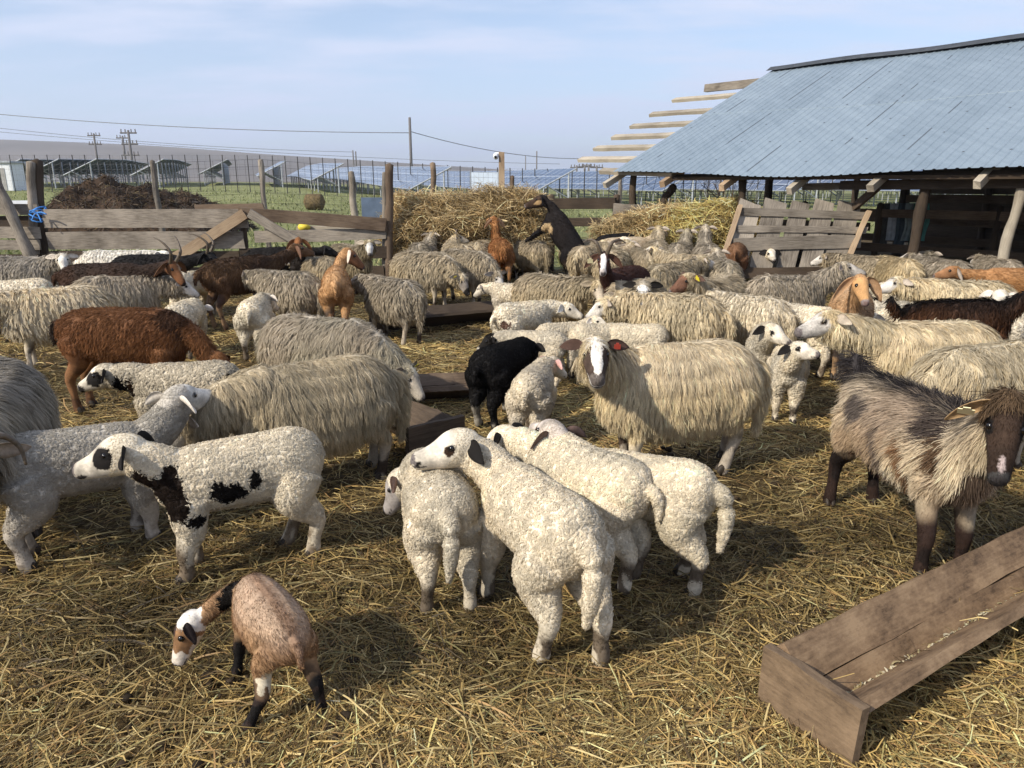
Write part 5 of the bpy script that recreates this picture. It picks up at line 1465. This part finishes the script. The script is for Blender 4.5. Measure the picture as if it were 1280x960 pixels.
pf = tag(empty("perimeter_fence", (usee(300, 52), 52, 0)), "tall thin mesh fence with dark posts around the solar field", "fence")
pl = []
for k in range(75):
    u = -60 + k * 15.5
    Y = 52 - 6 * sstep(300, 900, u)
    x = usee(u, Y); z = float(gz(x, Y))
    pl.append((Vector((x, Y, z + 2.45 if u < 500 else z + 2.45 - (u - 500) * .0010)), Vector((x, Y, z))))
for a, b_ in pl: MB().bar(b_ - pf.location, a - pf.location, .06).build("post", M["wire"], pf)
o = wire_panel("wire_mesh", [a - Vector((0, 0, .05)) for a, b_ in pl], [b_ for a, b_ in pl], .45, 7, .009, None, plain("thin_wire", (.16, .16, .165), .6, .3, var=.1))
o.parent = pf; o.matrix_basis = Matrix.Translation(-pf.location)

# wire panel vertices were given in scene space: put them under their empties
for root in (wf, ws_):
    for ch in root.children:
        if ch.name.startswith(("wire_mesh", "mesh")): ch.matrix_basis = Matrix.Translation(-root.location)

M["pole"] = plain("pole", (.16, .15, .145), .9, .1)
def pole(u, vtop, Y, label, wpx=2.4, cross=0, twin=False):
    p = at_depth(u, vtop, Y); z0 = float(gz(p.x, Y)) - .3
    root = tag(empty("utility_pole", (p.x, Y, z0)), label, "power pole", "power poles on the plain")
    h = p.z - z0; rad = wpx * Y / FPX / 2
    MB().tube(np.array([(0, 0, 0), (0, 0, h)]), np.array([rad * 1.2, rad]), nseg=8).build("shaft", M["pole"], root, smooth=True)
    if twin: MB().tube(np.array([(rad * 4, .3, 0), (rad * 4, .3, h * .97)]), np.array([rad * 1.2, rad]), nseg=8).build("second_shaft", M["pole"], root, smooth=True)
    for k in range(cross):
        z = h - rad * 2 - k * rad * 9
        ins = MB().bar((-rad * 7, 0, z), (rad * 7 + (rad * 4 if twin else 0), 0, z), rad * 1.3)
        for x in (-6, -2.5, 2.5, 6): ins.tube(np.array([(x * rad, 0, z), (x * rad, 0, z + rad * 3)]), rad * .5, nseg=6)
        ins.build("crossarm", M["pole"], root)
pole(117, 167, 150, "dark utility pole standing alone over the first solar arrays", 2.2, 2)
pole(153, 170, 170, "shorter of two close utility poles above the widest dark array", 2.2, 1)
pole(160, 163, 160, "taller utility pole of the close pair, three crossarms", 2.8, 3)
pole(441, 188, 170, "twin-shafted utility pole over the pale-faced array", 1.5, 0, True)
pole(512, 147, 95, "tallest slim mast over the hay stack's end, no crossarms", 3.0, 0)
pole(671, 189, 140, "thin mast behind the reared black goat", 1.4, 0)
pole(657, 195, 150, "thinnest mast beside the small bare tree", 1.0, 0)
for k, (u, v, cr, tl) in enumerate(((721, 207, 1, "first utility pole of the cluster left of the shed, by the bare tree".replace("left of", "before")), (731, 206, 1, "second utility pole of the cluster before the shed"), (736, 206, 2, "broad-topped utility pole in the cluster before the shed"), (746, 207, 1, "last utility pole of the cluster, by the protruding purlins"))):
    pole(u, v, 120, tl, 2.2, cr)
M["cable"] = plain("cable", (.16, .16, .17), .6, .3)
for k, (a, b_, sg, lb) in enumerate((((-300, 107, 110), (512, 166, 95), 1.5, "highest power cable running across the sky to the tall mast"), ((-300, 120, 150), (441, 190, 170), 2.0, "faint lower power cable ending at the twin-shafted pole"), ((512, 164, 95), (760, 197, 120), 1.2, "power cable dropping from the tall mast toward the cluster of poles"),
                                     ((-300, 134, 160), (700, 205, 180), 2.0, "lowest power cable over the solar field"))):
    p, q = np.array(at_depth(*a)), np.array(at_depth(*b_))
    t = np.linspace(0, 1, 30)[:, None]
    pts = p * (1 - t) + q * t; pts[:, 2] -= (sg * 4 * t * (1 - t))[:, 0]
    tag(MB().tube(pts, .045, nseg=5).build("power_cable", M["cable"], None, smooth=True), lb, "power cable")


def twigs(name, label, cat, p, h, n_, spread, thick, col, seed, trunk=True):
    r = np.random.default_rng(seed)
    root = tag(empty(name, tuple(p)), label, cat)
    tr, cr = MB(), MB()
    def grow(p0, d, ln_, rad, lv):
        p1 = p0 + d * ln_
        mid_ = (p0 + p1) / 2 + r.normal(size=3) * ln_ * .06
        (tr if lv == 0 else cr).tube(np.array([p0, mid_, p1]), np.array([rad, rad * .8, rad * .6]), nseg=5)
        if lv < 3:
            for _ in range(4 if lv else n_):
                t = .35 + .65 * r.random()
                nd = unit(d + r.normal(size=3) * spread + np.array([0, 0, .25]))
                grow(p0 + d * ln_ * t, nd, ln_ * (.45 + .25 * r.random()), rad * .5, lv + 1)
    grow(np.zeros(3), np.array([0.05, 0, 1.0]), h * .45, thick, 0)
    tr.build("trunk", plain(name + "_bark", col, .9, .1), root, smooth=True)
    cr.build("crown", plain(name + "_twig", col, .9, .1), root)
pt_ = at_depth(684, 232, 110); twigs("bare_tree", "small bare tree on the plain behind the hay stack", "tree", (pt_.x, 110, 0), 3.8, 7, .6, .10, (.12, .10, .09), 3)
pt_ = at_depth(900, 262, 15.5); twigs("bare_shrub", "leafless shrub growing behind the slack wire mesh", "shrub", (pt_.x, 15.5, 0), 2.5, 13, .55, .022, (.10, .075, .06), 4)
# small things about the field
hb_ = at_depth(392, 238, 33); z = float(gz(hb_.x, 33))
hbo = tag(empty("hay_bale", (hb_.x, 33, z)), "small dark round hay bale lying on the green field", "hay bale")
MB().tube(np.array([(-.36, 0, .34), (-.30, 0, .34), (.30, 0, .34), (.36, 0, .34)]), np.array([.30, .35, .35, .30]), nseg=18).build("rolled_hay", plain("bale", (.13, .095, .05), .95, .1, var=.5, scale=12, bump=.8), hbo, smooth=True)
hut = at_depth(6, 212, 55); z = float(gz(hut.x, 55))
ho = tag(empty("white_hut", (hut.x, 55, z)), "small white hut with flat roof at the end of the solar arrays", "hut")
MB().box((0, 0, .95), (1.8, 1.6, 1.9)).build("wall", M["white_paint"], ho)
MB().box((0, 0, 1.98), (2.1, 1.9, .12)).build("roof", M["steel"], ho)
MB().box((.2, -.81, .8), (.6, .04, 1.5)).build("door", M["concrete"], ho)
p = at_depth(418, 262, 15.5)
gm = MB(); gm.tube(np.array([(-.25, 0, 0), (-.1, .1, .09), (.05, 0, .12), (.2, .1, .16), (.28, 0, 0)]), np.array([.04, .05, .03, .05, .03]), nseg=6, n=12).tube(np.array([(.05, 0, .12), (.12, -.05, .02), (.3, -.1, -.06)]), .035, nseg=5, n=6)
go = gm.build("plastic_scrap", plain("green_plastic", (.05, .42, .10), .4, .4), None, smooth=True); go.location = (p.x, 15.5, float(gz(p.x, 15.5)) + .62)
tag(go, "scrap of bright green plastic caught in the wire beside the grey post", "plastic scrap")
p = at_depth(468, 263, 12.6); bo = MB().box((0, 0, 0), (.42, .05, .42)).build("blue_sheet", plain("blue_grey_sheet", (.10, .14, .20), .6, .3, var=.2), None); bo.location = (p.x, p.y, p.z)
tag(bo, "dull blue sheet leaning behind the fence near the corner post", "sheet")
p0, p1 = A(372, 285, FY + .5), A(462, 287, FY + .55)
tag(board("pale_plank", p0, p1, .07, .05, M["pale_wood"], None), "fresh cream plank lying behind the fence rails", "plank")
p = A(380, 284, FY + .4); yo = MB().sphere((0, 0, 0), (.10, .10, .07)).build("yellow_float", plain("yellow_plastic", (.70, .55, .06), .5, .3), None, smooth=True); yo.location = p
tag(yo, "yellow rounded plastic thing between the fence rails", "float")
p = at_depth(30, 258, 12.2); co = MB().box((-.2, 0, 0), (.12, .2, .18)).box((.0, 0, .03), (.3, .2, .12)).box((.2, 0, 0), (.12, .2, .18)).build("concrete_block", M["white_paint"], None); co.location = p
tag(co, "whitish hollow block on the fence behind the leaning pole", "block")
for k, (u, v, Y, lb) in enumerate(((662, 238, 28, "white sheep resting beyond the hay stack"),)):
    pass
# green tufts along the field
n = 30000
r = np.random.default_rng(41)
yy = 12 + 45 * r.random(n) ** 1.8; xx = (r.random(n) - .5) * 1.9 * yy
ok = ~((yy < 22) & (xx > 1.0)) & (yy > 13)
xx, yy = xx[ok], yy[ok]; n = len(xx)
P = np.column_stack([xx, yy, gz(xx, yy) + .04])
gc = straw_colors(n, P, 42, [(.15, .18, .06), (.22, .24, .09), (.30, .29, .14), (.11, .13, .05)], [.35, .3, .2, .15])
V, Q, C = strands(P, r.random(n) * 6.28, .9 + r.normal(size=n) * .3, .10 + .10 * r.random(n), .02 + .03 * r.random(n), gc, seed=43)
tag(np_mesh("grass", V, Q, C, M["straw"]), kind="stuff")

# air: everything far fades a little
m, nt, N, L = new_mat("air")
out = N.new("ShaderNodeOutputMaterial")
pv = N.new("ShaderNodeVolumePrincipled")
pv.inputs["Color"].default_value = (.82, .87, .96, 1)
pv.inputs["Density"].default_value = .00045
pv.inputs["Anisotropy"].default_value = .2
L.new(pv.outputs[0], out.inputs["Volume"])
tag(MB().box((0, 0, 41.8), (5400, 5400, 90)).build("haze", m, None), kind="stuff")

# droppings and trodden clods among the straw
n = 5200
r = np.random.default_rng(61)
rs = (r.random(n) * (math.sqrt(9) - math.sqrt(.9)) + math.sqrt(.9)) ** 2
ta = (r.random(n) - .5) * 2 * 52 * D2R
cx, cy_ = rs * np.sin(ta) + r.normal(size=n) * .03, rs * np.cos(ta)
grp = wav(np.column_stack([cx, cy_, cx * 0]), 3.2, 62)
ok = r.random(n) < np.clip(grp * 1.3 + .15, .03, 1)
cx, cy_ = cx[ok], cy_[ok]; n = len(cx)
sp = MB().sphere((0, 0, 0), 1, 7, 5); sv_, sq_, st_ = np.vstack(sp.V), sp.Q[0], sp.T[0]
sz = .006 + .014 * r.random(n) ** 3
V = sv_[None] * sz[:, None, None] * np.column_stack([1 + .5 * r.random(n), 1 + .3 * r.random(n), .6 + .3 * r.random(n)])[:, None] * (1 + .15 * r.normal(size=(n, len(sv_), 1)))
V = V + np.column_stack([cx, cy_, gz(cx, cy_) + .012 + .014 * r.random(n)])[:, None]
off = (np.arange(n) * len(sv_))[:, None, None]
C = np.repeat(np.array([.035, .024, .014]) * np.exp(r.normal(size=(n, 1, 1)) * .35), len(sv_), 1)
tag(np_mesh("dung", V.reshape(-1, 3), [(sq_[None] + off).reshape(-1, 4), (st_[None] + off).reshape(-1, 3)], C.reshape(-1, 3), M["skin"]), kind="stuff")
# ------------------------------------------------------------------ light
SUN_EL, SUN_AZ_VEC = 36 * D2R, Vector((-.80, -.60, 0))      # the sun stands behind the camera, to its left
sd = bpy.data.lights.new("sun", "SUN")
so = bpy.data.objects.new("sun", sd)
COL.objects.link(so)
sv = SUN_AZ_VEC.normalized() * math.cos(SUN_EL) + Vector((0, 0, math.sin(SUN_EL)))
so.rotation_euler = sv.to_track_quat("Z", "Y").to_euler()
so.location = sv * 40
sd.energy, sd.angle, sd.color = 4.5, 0.8 * D2R, (1.0, .925, .80)
w = bpy.data.worlds.new("World")
SC.world = w
w.use_nodes = True
nt = w.node_tree; N, L = nt.nodes, nt.links
N.clear()
wo = N.new("ShaderNodeOutputWorld"); bg = N.new("ShaderNodeBackground")
sky = N.new("ShaderNodeTexSky"); sky.sky_type = "NISHITA"; sky.sun_disc = False
sky.sun_elevation = SUN_EL; sky.sun_rotation = math.atan2(sv.x, sv.y)
sky.air_density = 1.0; sky.dust_density = .6; sky.ozone_density = 3.0
# thin high cloud over the sky
tc = N.new("ShaderNodeTexCoord")
sep = N.new("ShaderNodeSeparateXYZ"); L.new(tc.outputs["Generated"], sep.inputs[0])
zp = N.new("ShaderNodeMath"); zp.operation = "ADD"; zp.inputs[1].default_value = .12; L.new(sep.outputs["Z"], zp.inputs[0])
dv = N.new("ShaderNodeVectorMath"); dv.operation = "DIVIDE"
cmb = N.new("ShaderNodeCombineXYZ")
for i in range(3): L.new(zp.outputs[0], cmb.inputs[i])
L.new(tc.outputs["Generated"], dv.inputs[0]); L.new(cmb.outputs[0], dv.inputs[1])
mp = N.new("ShaderNodeMapping"); mp.inputs["Scale"].default_value = (.50, 1.0, 0); mp.inputs["Rotation"].default_value = (0, 0, .35); mp.inputs["Location"].default_value = (1.3, .4, 0)
L.new(dv.outputs[0], mp.inputs["Vector"])
nz = N.new("ShaderNodeTexNoise"); nz.inputs["Scale"].default_value = 1.3; nz.inputs["Detail"].default_value = 7; nz.inputs["Roughness"].default_value = .55
L.new(mp.outputs[0], nz.inputs["Vector"])
rp = N.new("ShaderNodeMapRange"); rp.interpolation_type = "SMOOTHSTEP"
rp.inputs[1].default_value = .38; rp.inputs[2].default_value = .66; rp.inputs[3].default_value = .22; rp.inputs[4].default_value = .95
L.new(nz.outputs["Fac"], rp.inputs[0])
mx = N.new("ShaderNodeMix"); mx.data_type = "RGBA"
mx.inputs["B"].default_value = (4.8, 5.15, 6.3, 1)
L.new(rp.outputs[0], mx.inputs["Factor"]); L.new(sky.outputs[0], mx.inputs["A"])
hz_ = N.new("ShaderNodeMapRange"); hz_.interpolation_type = "SMOOTHSTEP"
hz_.inputs[1].default_value = -.02; hz_.inputs[2].default_value = .30; hz_.inputs[3].default_value = .75; hz_.inputs[4].default_value = 0
L.new(sep.outputs["Z"], hz_.inputs[0])
mh_ = N.new("ShaderNodeMix"); mh_.data_type = "RGBA"; mh_.inputs["B"].default_value = (3.75, 4.45, 6.1, 1)
L.new(hz_.outputs[0], mh_.inputs["Factor"]); L.new(mx.outputs["Result"], mh_.inputs["A"])
L.new(mh_.outputs["Result"], bg.inputs["Color"])
bg.inputs["Strength"].default_value = .14
L.new(bg.outputs[0], wo.inputs[0])
SC.view_settings.view_transform = "Standard"
SC.view_settings.look = "None"
SC.view_settings.exposure = 0.28
SC.view_settings.gamma = 1.0
SC.render.engine = "CYCLES"
cy = SC.cycles
cy.max_bounces = 5; cy.diffuse_bounces = 3; cy.glossy_bounces = 2; cy.transmission_bounces = 3; cy.transparent_max_bounces = 6
cy.use_adaptive_sampling = True; cy.adaptive_threshold = .015
cy.use_denoising = True
SC.render.use_persistent_data = False
